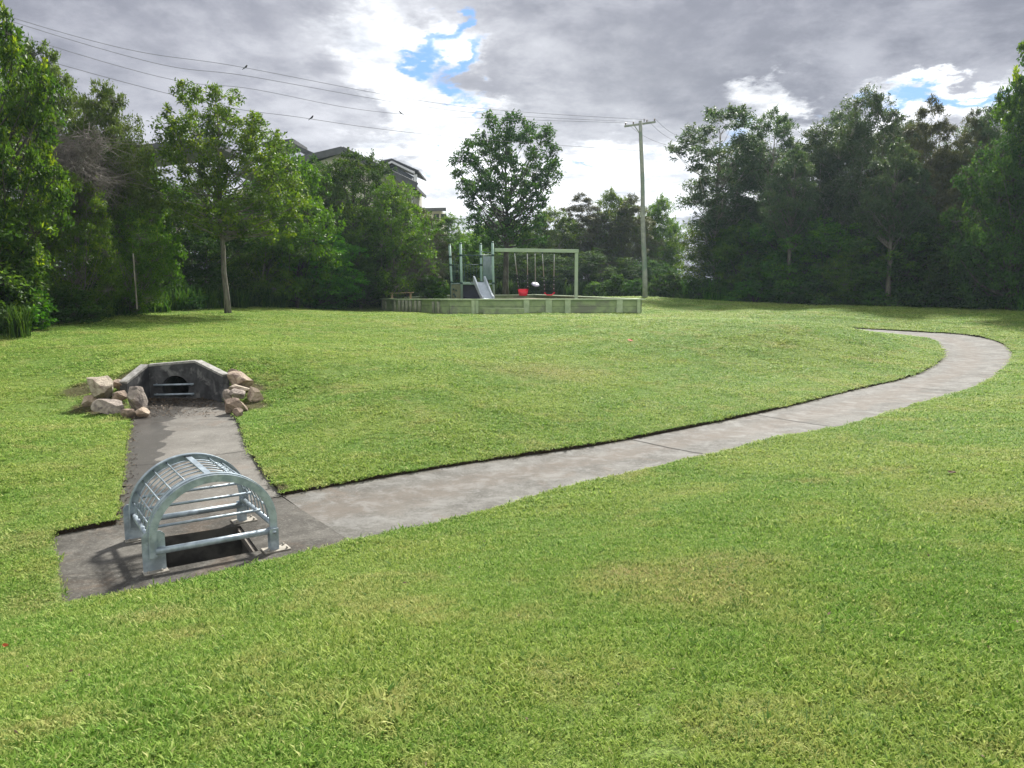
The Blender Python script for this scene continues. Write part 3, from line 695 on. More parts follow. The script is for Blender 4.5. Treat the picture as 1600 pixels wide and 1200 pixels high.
for y in (-HL, HL):
    ym = y-.02 if y < 0 else y+.02
    mb = MB(); mb.box(rr-.045, rr+.03, ym-.028, ym-.018, .012, .20); mb.box(rr-.045, rr+.03, ym+.030, ym+.040, .012, .20)
    mb.tube([(rr-.005, ym-.045, .17), (rr-.005, ym+.055, .17)], .012, 8)
    ft = fin(mb, 'hinge_lug')
    mb = MB(); mb.box(rr-.10, rr+.12, ym-.07, ym+.07, .0, .014, None, .002)
    for bx, by in ((-.07, -.05), (.09, -.05), (.09, .05)): mb.tube([(rr+bx, ym+by, .012), (rr+bx, ym+by, .032)], .010, 6)
    o = fin(mb, 'base_flange', m_galvfoot); o.parent = ft
# steel angle let into the right lip of the pit
a = PIT[0]; b = PIT[1]
mb = MB(); off = np.array([.05, .0, 0])
mb.bar(a+np.array([-.02, 0, -.05]), b+np.array([-.02, 0, -.05]), .03, .06)
o = mb.build('pit_edge_angle', simple('rusty_steel_angle', (.09, .075, .06), (.17, .15, .125), 18, .7)); tag(o, 'rusty brown steel angle along the right lip of the drain pit', 'steel angle')

# ---------------------------------------------------------------- timber playground platform
zcap = 1.50
fr = [pd(702, 465.5, 36), pd(1002, 465, 36.4)]
Aa = np.array([fr[0][0], 36.0]); Rr = np.array([fr[1][0], 36.4]); K1 = np.array([1.5, 49.0]); L1 = np.array([-4.6, 46.0]); B1 = np.array([pd(598, 467, 41)[0], 41.0])
C1 = np.array([pd(622, 467, 38.8)[0], 38.8]); C2 = np.array([pd(660, 467, 37.6)[0], 37.6]); C3 = np.array([pd(690, 466, 36.2)[0], 36.2])
ring = [Aa, Rr, K1, L1, B1, C1, C2, C3]
pf_ = empty('playground_platform', (1.5, 40, .8), label='low green timber retaining wall forming the raised playground platform', cat='retaining wall')
ip = Matrix.Translation((-1.5, -40, -.8))
def pbuild(mb, name, mt, par=None):
    o = mb.build(name, mt, par or pf_); o.data.transform(ip); return o
for i in range(len(ring)):
    a = ring[i]; b = ring[(i+1) % len(ring)]; zb = min(Tz(*a), Tz(*b))-.25
    mb = MB(); hh = [(1.44, 1.155), (1.145, .86), (.85, min(.60, zb))]
    d = (b-a)/np.linalg.norm(b-a); out = np.array([d[1], -d[0]])
    for (z1, z0) in hh:
        mb.bar((a[0]+d[0]*.004, a[1]+d[1]*.004, (z0+z1)/2), (b[0]-d[0]*.004, b[1]-d[1]*.004, (z0+z1)/2), .10, z1-z0, bev=.006)
    pbuild(mb, 'wall_boards', m_timber)
# cap boards
rin = offset(ring, -.16); rout = offset(ring, .13)
for i in range(len(ring)):
    j = (i+1) % len(ring); zi = [1.50]*2
    zz = lambda q: 1.50 if q not in (4, 5, 6) else {4: 1.43, 5: 1.44, 6: 1.47}[q]
    V = []
    for dz in (-.055, 0):
        for q, P in ((i, rin), (j, rin), (j, rout), (i, rout)): V.append((P[q][0], P[q][1], zz(q)+dz))
    mb = MB(); mb.add(V, [(0, 3, 2, 1), (4, 5, 6, 7), (0, 1, 5, 4), (1, 2, 6, 5), (2, 3, 7, 6), (3, 0, 4, 7)])
    pbuild(mb, 'cap_board', m_timber2)
for x0, x1 in ((737, 742.5), (743, 748), (818, 827), (852, 862), (882, 891), (962, 972), (994, 999)):
    tt = (x0-702)/300; yy = 36+.4*tt; xa = (x0-800)/F*yy*1.0; xb = (x1-800)/F*yy
    mb = MB(); mb.box(xa, xb, yy-.115, yy-.052, Tz(xa, yy)-.1, 1.442, None, .008); pbuild(mb, 'square_post', m_timber2)
seg = [B1, C1, C2, C3]
for xp in (599.5, 604, 618.5, 625, 630.5, 636, 642, 650, 656, 677.5, 685.5):
    best = None
    for i in range(3):
        for s_ in np.linspace(0, 1, 60):
            p = seg[i]*(1-s_)+seg[i+1]*s_; q = 800+p[0]/p[1]*F
            if best is None or abs(q-xp) < best[0]: best = (abs(q-xp), p)
    p = best[1]*(1-.18/best[1][1]); mb = MB(); mb.tube([(p[0], p[1], Tz(*p)-.1), (p[0], p[1], 1.37)], .075, 10); pbuild(mb, 'round_post', m_log)
# right side posts on the receding face
for s_ in (.2, .45, .7, .93):
    p = Rr*(1-s_)+K1*s_; mb = MB(); mb.box(p[0]+.06, p[0]+.2, p[1]-.1, p[1]+.1, .6, 1.442); pbuild(mb, 'square_post', m_timber2)
mb = MB(); mb.add([(p[0], p[1], 1.28) for p in offset(ring, -.04)], [tuple(range(len(ring)))]); o = mb.build('playground_mulch', m_mulch); tag(o, kind='structure')
# loose sleeper step at the foot of the wall
p0 = pd(755, 491, 35.6); p1 = pd(819, 491, 35.6)
st = MB(); st.box(p0[0], p1[0], 35.50, 35.74, p0[2]-.05, pd(755, 482, 35.6)[2], None, .012); o = st.build('timber_sleeper', m_timber)
tag(o, 'short green timber sleeper lying against the foot of the platform wall', 'sleeper')

# low rail on the left corner of the platform
lr = empty('low_rail', tuple(pd(627, 466, 40.5)), label='low tan timber rail on two short legs at the left corner of the platform', cat='rail')
q = pd(627, 466, 40.5)
mb = MB(); a = pd(609, 458.3, 40.6)-q; b = pd(646, 457.0, 40.4)-q; mb.bar(a, b, .16, .045, bev=.006); mb.build('rail_plank', m_tanwood, lr)
for xp, yt in ((612.5, 458.8), (641.5, 457.8)):
    a = pd(xp, yt, 40.5)-q; mb = MB(); mb.box(a[0]-.05, a[0]+.05, a[1]-.05, a[1]+.05, 1.2-q[2], a[2]-.02, None, .006); mb.build('leg', m_tanwood, lr)

# ---------------------------------------------------------------- play tower with slide
O = pd(745, 466, 38.6); O[2] = 1.28
tw = empty('play_tower', O, label='pale green play tower with four posts, a deck and a grey slide', cat='play tower')
def L(px, py, d): return pd(px, py, d)-O
posts = [(707.0, 702.5, 383, 39.9), (721.8, 719.5, 381, 38.2), (753.2, 751, 382, 39.9), (771.6, 769.4, 379, 38.2)]
for xb, xt, yt, d in posts:
    a = L(xb, 467, d); a[2] = -.05; b = L(xt, yt, d)
    mb = MB(); mb.tube([a, b], .062, 14); po = mb.build('post', m_postgreen, tw)
    mb = MB(); mb.tube([b-(0, 0, .01), b+(0, 0, .03), b+(0, 0, .055)], [.068, .066, .03], 12); mb.build('post_cap', m_darkgreen, po)
    for yy in ((398.8, 442.5) if d < 39 else (401, 413.8, 441)):
        s_ = (L(xb, yy, d)[2]-a[2])/(b[2]-a[2]); c = a+(b-a)*s_; mb = MB(); mb.tube([c-(0, 0, .05), c+(0, 0, .05)], .075, 12); mb.build('clamp', m_darkgreen, po)
dz = L(740, 443, 38.2)[2]
x0 = L(721.8, 443, 38.2)[0]; x1 = L(771.6, 443, 38.2)[0]; yf = 38.2-O[1]; yb = 39.9-O[1]
xb0 = L(707, 443, 39.9)[0]; xb1 = L(753, 443, 39.9)[0]
mb = MB(); mb.add([(x0, yf+.03, dz-.05), (x1, yf+.03, dz-.05), (xb1, yb, dz-.05), (xb0, yb, dz-.05), (x0, yf+.03, dz), (x1, yf+.03, dz), (xb1, yb, dz), (xb0, yb, dz)],
                  [(0, 3, 2, 1), (4, 5, 6, 7), (0, 1, 5, 4), (1, 2, 6, 5), (2, 3, 7, 6), (3, 0, 4, 7)])
mb.build('deck', m_postgreen, tw)
def tubeL(name, P, r_, mt): mb = MB(); mb.tube(P, r_, 8); return mb.build(name, mt, tw)
tubeL('top_rail', [L(721, 398.8, 38.2), L(770.5, 398.8, 38.2)], .022, m_darkgreen)
tubeL('top_rail', [L(752, 393, 39.9), L(770, 396, 38.2)], .022, m_darkgreen)
tubeL('hand_rail', catmull([L(709.5, 442, 39.0), L(709.3, 425, 39.0), L(709.3, 407, 39.0), L(712, 402, 38.8), L(718, 399, 38.3)], 5), .020, m_darkgreen)
tubeL('hand_rail', catmull([L(704, 466, 38.0), L(703.8, 452, 38.0), L(704.3, 446, 38.0), L(708, 443.8, 38.1), L(721, 443.6, 38.2)], 5), .020, m_darkgreen)
tubeL('climbing_pole', catmull([L(722.5, 399, 38.3), L(726, 404, 38.6), L(727, 415, 38.8), L(725, 430, 38.8), L(724.5, 442, 38.7)], 5), .017, m_darkgreen)
tubeL('guard_rail', [L(707, 442, 39.9), L(753, 441, 39.9)], .018, m_darkgreen)
mb = MB(); mb.bar(L(723, 441.5, 38.16), L(735, 441.5, 38.16), .03, .06); mb.build('deck_edge', m_postgreen, tw)
mb = MB()
for xx in np.linspace(712, 750, 9): mb.tube([L(xx, 441, 39.9), L(xx-.6, 414, 39.9)], .009, 5)
mb.tube([L(706, 414, 39.9), L(752.5, 413.5, 39.9)], .018, 6)
mb.build('back_guard_bars', m_darkgreen, tw)
# corrugated panel between the right posts
V = []; N = 48
for k in range(N+1):
    s_ = k/N; p = L(754.5, 405, 39.7)*(1-s_)+L(769, 405, 38.3)*s_; off_ = .07*math.cos(s_*math.pi*8)
    for yy, oo in ((400.5, 0), (437, 0)):
        base_ = L(754.5+14.5*s_, yy, 39.7-1.4*s_); V.append((base_[0]+off_*.55, base_[1]-.0+off_*.8, base_[2]))
mb = MB(); mb.add(V, [(2*k, 2*k+1, 2*k+3, 2*k+2) for k in range(N)], True); o = mb.build('corrugated_panel', simple('grey_green_panel', (.20, .26, .27), (.27, .33, .34), 4, .5), tw)
sm_ = o.modifiers.new('solid', 'SOLIDIFY'); sm_.thickness = .015
# panels below the deck
mb = MB(); a = L(723.5, 445, 38.6); b = L(752, 445, 38.6); mb.box(a[0], b[0], a[1], a[1]+.04, 0.0, dz-.08); mb.build('lower_panel', m_navy, tw)
mb = MB(); a = L(705.5, 445, 38.5); b = L(719.8, 445, 38.25); mb.bar((a[0], a[1], .0+(dz-.03)/2), (b[0], b[1], (dz-.03)/2), .04, dz-.03); cw = mb.build('climbing_board', m_climb, tw)
for hx, hy in ((708.5, 452), (713, 454), (711.5, 463), (716, 459.5), (709, 460)):
    c = L(hx, hy, 38.38); mb = MB(); mb.tube([c+(0, .02, 0), c+(0, -.05, 0), c+(0, -.075, 0)], [.055, .05, .02], 8); mb.build('hand_hold', m_darkgreen, cw)
# slide: bed between two raised sides, running down towards the lawn
T1a = L(741.5, 441, 38.15); T1b = L(755.6, 441, 38.15); E1a = L(755.5, 467, 36.75); E1b = L(770.5, 467, 36.75)
def lerp(a, b, t_): return a*(1-t_)+b*t_
prof = [(0, 0), (.06, .01), (.2, .16), (.5, .52), (.78, .86), (.9, .955), (1, 1.0)]
V = []
for u, z_ in prof:
    for (a, b) in ((T1a, E1a), (T1b, E1b)):
        p = lerp(a, b, u); p[2] = a[2]+(b[2]-a[2])*z_; V.append(p)
n7 = len(prof); V2 = [v-np.array([0, 0, .03]) for v in V]
mb = MB(); mb.add(V+V2, [(2*i, 2*i+1, 2*i+3, 2*i+2) for i in range(n7-1)]+[(2*n7+2*i, 2*n7+2*i+2, 2*n7+2*i+3, 2*n7+2*i+1) for i in range(n7-1)]
                  +[(2*i, 2*i+2, 2*n7+2*i+2, 2*n7+2*i) for i in range(n7-1)]+[(2*i+1, 2*n7+2*i+1, 2*n7+2*i+3, 2*i+3) for i in range(n7-1)], False)
slb = mb.build('slide', m_slide, tw)
for k, (dx) in ((0, -.05), (1, .05)):
    mb = MB(); V = []
    for i, (u, z_) in enumerate(prof):
        p = V2[2*i+k]+np.array([0, 0, -.03]); h = .30*(1-u*.62)
        for ddx in (0, dx*1.4):
            V.append(p+(ddx, 0, 0)); V.append(p+(ddx, 0, h+.06))
    mb.add(V, [f_ for i in range(n7-1) for f_ in ((4*i, 4*i+1, 4*i+5, 4*i+4), (4*i+2, 4*i+6, 4*i+7, 4*i+3), (4*i+1, 4*i+3, 4*i+7, 4*i+5), (4*i, 4*i+4, 4*i+6, 4*i+2))]+[(0, 2, 3, 1), (4*n7-4, 4*n7-3, 4*n7-1, 4*n7-2)])
    mb.build('slide_side', m_slide, slb)

# ---------------------------------------------------------------- swing frame and swings
Of = pd(900, 466, 40.0); Of[2] = 1.28
sf = empty('swing_frame', Of, label='sage green square swing frame joined to the play tower', cat='swing frame')
zbt = pd(900, 389.7, 40)[2]-Of[2]; zbb = pd(900, 395, 40)[2]-Of[2]; zb = (zbt+zbb)/2
mb = MB(); a = pd(773, 392, 38.6)-Of; a[2] = zb; mb.bar(a, (.085, 0, zb), .16, zbt-zbb, bev=.008); mb.build('beam', m_framegreen, sf)
mb = MB(); mb.box(-.085, .085, -.085, .085, -.05, zbb-.002, None, .008); mb.build('post', m_framegreen, sf)
def by(px): return 38.6+(px-773)/(900-773)*1.4
for px in (804, 824, 847.5, 866, 836):
    p = pd(px, 396, by(px))-Of; p[2] = zbb; mb = MB(); mb.tube([p, p-(0, 0, .07)], .03, 8); mb.build('hanger_bracket', m_darkgreen, sf)
def swing(name, label, tops, bots, d):
    O_ = (pd(*bots[0], d)+pd(*bots[-1], d))/2; t_ = empty(name, O_, label=label, cat='swing', group=None)
    for tp, bt in zip(tops, bots):
        a = pd(tp[0], tp[1], by(tp[0]))-O_; a[2] = Of[2]+zbb-.06-O_[2]; b = pd(bt[0], bt[1], d)-O_
        mid = lerp(a, b, .58); mb = MB(); mb.tube([a, mid], .026, 6); mb.build('chain', m_chain, t_)
        mb = MB(); mb.tube([mid, b], .026, 6); 
        c_ = mb.build('chain_sleeve', m_chaindark, t_)
        mb = MB()
        for s_ in (.25, .5, .75): p = lerp(mid, b, s_); mb.tube([p-(0, 0, .03), p+(0, 0, .03)], .03, 6); mb.build('sleeve_ring', m_chain, c_); mb = MB()
    return t_, O_
s1, O1 = swing('toddler_swing', 'red bucket toddler swing hanging nearest the slide', [(804, 396), (824, 396)], [(810.5, 452), (824.5, 453)], 40.0)
# bucket seat: half shell with a front bar
V = []; N = 14; cx = pd(817.3, 457, 40)-O1; w2 = .27
for j in range(7):
    v_ = j/6
    for i in range(N+1):
        a = math.pi*(i/N)
        x = w2*math.cos(a)*(.75+.25*v_); y = .19*math.sin(a); z = -.20+.36*v_**1.3
        if j == 0: x *= .6; y *= .6
        V.append((cx[0]+x, cx[1]+y-.05, cx[2]+z+.02-.05*math.sin(a)*0))
Fc = [(j*(N+1)+i, j*(N+1)+i+1, (j+1)*(N+1)+i+1, (j+1)*(N+1)+i) for j in range(6) for i in range(N)]+[tuple(range(N+1))]
# front half, lower
b2 = len(V)
for j in range(4):
    v_ = j/3
    for i in range(N+1):
        a = -math.pi*(i/N); x = w2*math.cos(a)*(.75+.12*v_); y = .17*math.sin(a); z = -.20+.22*v_
        if j == 0: x *= .6; y *= .6
        V.append((cx[0]+x, cx[1]+y-.05, cx[2]+z+.02))
Fc += [(b2+j*(N+1)+i, b2+(j+1)*(N+1)+i, b2+(j+1)*(N+1)+i+1, b2+j*(N+1)+i+1) for j in range(3) for i in range(N)]+[tuple(b2+i for i in range(N+1))]
mb = MB(); mb.add(V, Fc, True); o = mb.build('seat', m_red, s1); o.modifiers.new('solid', 'SOLIDIFY').thickness = .02
s2, O2 = swing('belt_swing', 'red curved belt swing hanging beside the swing frame post', [(847.5, 396), (866, 396)], [(851.3, 457.5), (865.3, 457)], 40.3)
V = []; N = 12; c0 = pd(851.3, 457.5, 40.3)-O2; c1 = pd(865.8, 457, 40.3)-O2
for i in range(N+1):
    s_ = i/N; p = lerp(c0, c1, s_); p = p+np.array([(s_-.5)*.06, 0, -.15*(1-(2*s_-1)**4)])
    for yy in (-.09, .09): V.append(p+(0, yy, 0))
mb = MB(); mb.add(V, [(2*i, 2*i+1, 2*i+3, 2*i+2) for i in range(N)], True); o = mb.build('seat', m_red, s2); o.modifiers.new('solid', 'SOLIDIFY').thickness = .05
for c_e in (c0, c1): mb = MB(); mb.tube([c_e+(0, -.1, -.02), c_e+(0, .1, -.02)], .045, 8); mb.build('seat_clip', m_red, s2)
O3 = pd(836.5, 444.5, 41.2); s3 = empty('disc_swing', O3, label='white disc seat hanging on a single rope between the red swings', cat='swing')
a = pd(836, 396, 40)-O3; a[2] = Of[2]+zbb-.06-O3[2]; mb = MB(); mb.tube([a, (0, 0, 0)], .022, 6); mb.build('rope', m_chain, s3)
mb = MB(); tl = Matrix.Rotation(R(14), 4, 'Y')@Matrix.Rotation(R(28), 4, 'X'); V = []; N = 20
for r_, z in ((.02, .05), (.10, .045), (.20, .03), (.225, .0), (.20, -.02), (.02, -.02)):
    V += [(tl@Vector((r_*math.cos(2*math.pi*k/N), r_*math.sin(2*math.pi*k/N), z)))[:] for k in range(N)]
mb.add(V, [(j*N+k, j*N+(k+1) % N, (j+1)*N+(k+1) % N, (j+1)*N+k) for j in range(5) for k in range(N)]+[tuple(range(N)), tuple(range(6*N-1, 5*N-1, -1))], True); mb.build('seat', m_white, s3)

# ---------------------------------------------------------------- power pole, wires, birds
pb = pd(1008, 466, 46); pb[2] = Tz(pb[0], pb[1]); pt = pd(1001, 189, 46)
pp = empty('power_pole', pb, label='tall weathered timber power pole with a crossarm beyond the playground', cat='power pole')
mb = MB(); N = 9; mb.tube([lerp(np.zeros(3), pt-pb, k/N)+(.02*math.sin(k*1.3), 0, 0)-((0, 0, .2) if k == 0 else (0, 0, 0)) for k in range(N+1)], [.155-.055*k/N for k in range(N+1)], 14); mb.build('pole', m_pole, pp)
ca = pd(976, 197.5, 45.7)-pb; cb = pd(1024, 190.5, 46.5)-pb
mb = MB(); mb.bar(ca, cb, .09, .11, bev=.01); mb.bar(lerp(ca, cb, .30), pt-pb-(0, 0, .75), .03, .04); arm = mb.build('crossarm', m_pole, pp)
for s_ in (.03, .28, .72, .97):
    p = lerp(ca, cb, s_); mb = MB(); mb.tube([p+(0, 0, .05), p+(0, 0, .09), p+(0, 0, .12), p+(0, 0, .17), p+(0, 0, .20)], [.02, .045, .03, .045, .015], 8); mb.build('insulator', m_insul, arm)
mb = MB(); p = pt-pb; mb.tube([p+(.2, 0, -.05), p+(.2, 0, .12)], .03, 6); mb.build('fuse_bracket', m_insul, pp)
def wire(points, label, group):
    P = catmull(points, 14); mb = MB(); c = P[0]; mb.tube([p-c for p in P], .009, 5); o = mb.build('power_line', m_wire); o.location = c
    tag(o, label, 'power line', group)
def wpos(px, py, zt):     # point on the plane in which a level wire of height zt lies
    return pz(px, py, zt)
A = lambda s_: lerp(ca, cb, s_)+pb+(0, 0, .19)
g1 = 'power lines running left from the pole'
W1 = [A(.72), pz(720, 166, 11.2), pz(384, 106, 11.1), pz(70, 43, 11.9), np.array([-29, 13, 13.2]), np.array([-45, -6, 14.])]
W2 = [A(.28), pz(720, 174, 10.9), pz(400, 121, 10.75), pz(140, 71, 11.4), np.array([-28, 12, 12.6]), np.array([-44, -7, 14.])]
W3 = [A(.03), pz(626, 178, 10.7), pz(400, 140, 10.6), pz(160, 96, 11.1), np.array([-28, 11, 12.3]), np.array([-44, -8, 13.6])]
W4 = [lerp(pb, pt, .835), pz(720, 215, 9.3), pz(487, 186, 9.0), pz(200, 130, 9.6), np.array([-28, 10, 11.3]), np.array([-44, -9, 13])]
for Wp, lb in ((W1, 'uppermost power line crossing the clouds from the pole to the upper left'), (W2, 'second power line from the top, left of the pole'),
               (W3, 'third power line from the top, with a bird near its middle'), (W4, 'lowest and faintest power line running left behind the centre tree')): wire(Wp, lb, g1)
g2 = 'power lines running right from the pole'
for s_, (qx, qy), lb in ((.97, (1072, 217), 'outer of the short power lines dropping right from the crossarm tip'), (.72, (1062, 223), 'middle power line dropping right from the pole to the trees'),
                         (.03, (1040, 226), 'inner power line dropping right from the left end of the crossarm')):
    p = A(s_); z_ = p[2]-.7; q_ = pz(qx, qy, z_); e_ = q_+(q_-p)*6; e_[2] = p[2]; wire([p, q_, lerp(q_, e_, .5), e_], lb, g2)
def bird(px, py, zt, label, face):
    p = pz(px, py, zt); t_ = MB(); V = []; 
    t_.tube([(-.16*face, 0, .02), (-.06*face, 0, .06), (.02*face, 0, .11), (.07*face, 0, .17), (.09*face, 0, .21), (.14*face, 0, .205)], [.012, .035, .062, .045, .036, .006], 10)
    t_.tube([(-.02*face, 0, .06), (-.16*face, 0, -.02), (-.24*face, 0, -.08)], [.03, .022, .012], 6)
    t_.tube([(.02*face, .015, .05), (.02*face, .015, -.0)], .006, 5); t_.tube([(.02*face, -.015, .05), (.02*face, -.015, -.0)], .006, 5)
    o = t_.build('bird', m_bird); o.location = p; o.scale = (.62,)*3; tag(o, label, 'bird', 'birds perched on the power lines')
bird(384, 107, 11.12, 'dark bird perched on the uppermost power line at the left', 1)
bird(626, 178, 10.72, 'small dark bird perched on the third power line near the bright cloud', -1)
bird(487, 186, 9.02, 'small dark bird perched on the lowest power line above the left trees', 1)

# ---------------------------------------------------------------- buildings behind the left trees
def poly3(name, P, th, mt, par, O_):
    """slab from a polygon of world points, thickened downwards"""
    n = len(P); V = [p-O_ for p in P]+[p-O_-np.array([0, 0, th]) for p in P]
    mb = MB(); mb.add(V, [tuple(range(n)), tuple(range(2*n-1, n-1, -1))]+[(i, i+n, (i+1) % n+n, (i+1) % n) for i in range(n)]); return mb.build(name, mt, par)
Ob = pd(560, 466, 60); Ob[2] = 1.0
bl = empty('apartment_building', Ob, label='cream apartment building with charcoal gable roofs rising behind the left trees', cat='building')
# main wing: eave line descending towards us at right, ridge behind
ridge = pd(535, 229.5, 60); eaveR = pd(645, 284, 58); valleyL = pd(488, 240.5, 60)
back = np.array([0, 9., 0])
poly3('roof', [eaveR, eaveR+back, ridge+back, ridge], .25, m_roof, bl, Ob)
poly3('roof', [valleyL+(-6, 0, -1.3), ridge, ridge+back, valleyL+back+(-6, 0, -1.3)], .25, m_roof, bl, Ob)
# gable fascia + wall
mb = MB(); wy = 60.4-Ob[1]; xr = eaveR[0]-.9-Ob[0]+.35
pts_ = [(valleyL[0]-6-Ob[0], ridge[2]-3.2-Ob[2]), (ridge[0]-Ob[0], ridge[2]-.35-Ob[2]), (xr, eaveR[2]+.12-Ob[2]), (xr, 0), (valleyL[0]-6-Ob[0], 0)]
V = [(x, wy, z) for x, z in pts_]+[(x, wy+8, z) for x, z in pts_]
mb.add(V, [(0, 4, 3, 2, 1), (5, 6, 7, 8, 9), (2, 3, 8, 7), (3, 4, 9, 8), (4, 0, 5, 9), (0, 1, 6, 5), (1, 2, 7, 6)]); mb.build('wall', m_wall, bl)
mb = MB(); mb.bar(ridge-Ob+(0, -.06, -.22), eaveR-Ob+(.3, -.06, -.32), .08, .5); mb.bar(valleyL-Ob+(-1, -.06, -.45), ridge-Ob+(0, -.06, -.22), .08, .5); mb.build('fascia', m_soffit, bl)
# small upper roof at the right end
r2a = pd(592, 252, 61.5); r2b = pd(612, 247.5, 61.5); r2c = pd(654, 266, 59.5)
poly3('roof', [r2a+(0, 0, 0), r2b, r2b+back*.6, r2a+back*.6], .14, m_roof, bl, Ob)
poly3('roof', [r2b, r2c, r2c+back*.6, r2b+back*.6], .14, m_roof, bl, Ob)
mb = MB(); mb.bar(r2b-Ob+(0, -.05, -.26), r2c-Ob+(-.3, -.05, -.20), .06, .14); mb.bar(r2a-Ob+(.4, -.05, -.38), r2b-Ob+(0, -.05, -.26), .06, .14); mb.build('white_trim', m_trim, bl)
mb = MB(); a = pd(612, 258, 61.9)-Ob; b = pd(648, 274, 60.8)-Ob
mb.add([(a[0]-.6, a[1]+.4, a[2]-.3), (b[0], a[1]+.4, b[2]-1.6), (b[0], a[1]+.4, b[2]-.05), (a[0], a[1]+.4, a[2]+.1)], [(0, 1, 2, 3)]); mb.build('clerestory_window', m_glass, bl)
mb = MB(); c = pd(654, 276, 59.8)-Ob; mb.box(c[0]-.35, c[0]-.12, c[1]-.1, c[1]+.15, c[2]-.35, c[2]+.15)
mb.tube([(c[0]-.45, c[1], c[2]-.1), (c[0]-.55, c[1]+.3, c[2]-1.0), (c[0]-.6, c[1]+.4, .2)], .06, 6); mb.build('downpipe', m_trim, bl)
# left wing roofs
e1_ = pd(458, 216.5, 66); e2_ = pd(492, 239.5, 64)
poly3('roof', [e1_+(-3, 1, -.1), e1_, e1_+back*.5, e1_+(-3, 6, -.1)], .3, m_roof, bl, Ob)
poly3('roof', [pd(462, 226, 62), pd(495, 241, 61.5), pd(495, 241, 61.5)+back*.5, pd(462, 226, 62)+back*.5], .35, m_roof, bl, Ob)
mb = MB(); q = pd(430, 230, 66.5)-Ob; mb.box(pd(405, 240, 66)[0]-Ob[0], pd(470, 240, 66)[0]-Ob[0], q[1], q[1]+4, 0, q[2]-1.4); mb.build('wall', m_wall, bl)
for wx, wz in ((575, 345), (605, 350), (545, 340)):
    p = pd(wx, wz, 60.35)-Ob; mb = MB(); mb.box(p[0]-.5, p[0]+.5, wy-.05, wy+.02, p[2]-.6, p[2]+.6); wn = mb.build('window', m_trim, bl)
    mb = MB(); mb.box(p[0]-.44, p[0]+.44, wy-.062, wy-.052, p[2]-.54, p[2]+.54); mb.build('pane', m_glass, wn)
# roofline visible through the far left trees
Oc = pd(215, 460, 48); Oc[2] = 1.1
b2_ = empty('house', Oc, label='dark roofed house glimpsed between the far left tree crowns', cat='house')
p = pd(178, 217, 48); q = pd(250, 210, 50)
poly3('roof', [p+(-5, 0, -1), q+(3, 0, -.2), q+(3, 6, -.2), p+(-5, 6, -1)], .3, m_roof, b2_, Oc)
mb = MB(); mb.box(p[0]-4-Oc[0], q[0]-.5-Oc[0], 1.6, 6, 0, p[2]-2.2-Oc[2]); mb.build('wall', m_wall, b2_)
Od = pd(675, 462, 74); Od[2] = 1.1
b3 = empty('low_building', Od, label='low building with a pale metal roof just left of the centre tree', cat='building')
p = pd(640, 325, 74); q = pd(697, 324, 74)
poly3('roof', [p, q, q+(-.6, 6, 1.2), p+(0, 6, 1.2)], .14, m_roofpale, b3, Od)
mb = MB(); mb.bar(p-Od+(0, -.05, -.2), q-Od+(0, -.05, -.2), .08, .3); mb.build('fascia', m_soffit, b3)
mb = MB(); mb.box(p[0]-Od[0]-1, q[0]-Od[0]-.5, .6, 6.8, 0, p[2]-Od[2]-.16); mb.build('wall', m_wall, b3)
for xx in (.2, .9):
    mb = MB(); mb.box(xx, xx+.5, .54, .59, p[2]-Od[2]-1.1, p[2]-Od[2]-.5); mb.build('window', m_glass, b3)

# ---------------------------------------------------------------- trees
def leaves_mesh(P, Ax, Nn, Ln, Wd, tone):
    """vectorised leaf quads: P base, Ax axis, Nn normal"""
    n = len(P); S = np.cross(Ax, Nn); S /= (np.linalg.norm(S, axis=1)[:, None]+1e-9); Nn = np.cross(S, Ax)
    V = np.empty((n, 4, 3)); V[:, 0] = P; V[:, 1] = P+Ax*(Ln*.48)[:, None]+S*(Wd*.5)[:, None]+Nn*(Ln*.06)[:, None]
    V[:, 2] = P+Ax*Ln[:, None]-Nn*(Ln*.10)[:, None]; V[:, 3] = P+Ax*(Ln*.48)[:, None]-S*(Wd*.5)[:, None]+Nn*(Ln*.06)[:, None]
    me = bpy.data.meshes.new('foliage'); me.vertices.add(4*n); me.vertices.foreach_set('co', V.ravel())
    me.loops.add(4*n); me.loops.foreach_set('vertex_index', np.arange(4*n, dtype=np.int32))
    me.polygons.add(n); me.polygons.foreach_set('loop_start', np.arange(0, 4*n, 4, dtype=np.int32)); me.polygons.foreach_set('loop_total', np.full(n, 4, dtype=np.int32))
    me.update(); at = me.attributes.new('tone', 'FLOAT', 'FACE'); at.data.foreach_set('value', tone.astype(np.float32)); return me
def unit(a): return a/(np.linalg.norm(a, axis=-1, keepdims=True)+1e-9)
DENS = 1.35
PROF = {'round': lambda t: np.sqrt(np.clip(1-(2*t-1)**2, 0, 1)), 'egg': lambda t: np.sin(np.pi*np.clip(t, 0, 1)**.65)**.7+.10,
        'column': lambda t: np.clip(1-t**3, 0, 1)*.9+.1*(t < .9), 'cone': lambda t: np.clip(1.05-t, .1, 1)**.7*(.55+.45*np.clip(t*6, 0, 1)), 'fan': lambda t: np.clip(.35+t*.9, 0, 1)*np.clip((1.05-t)*3.2, .1, 1)**.5,
        'full': lambda t: np.sqrt(np.clip(1-np.abs(2*t-.9)**2.6, 0, 1)),
        'mound': lambda t: np.sqrt(np.clip(1-t**2, 0, 1))}
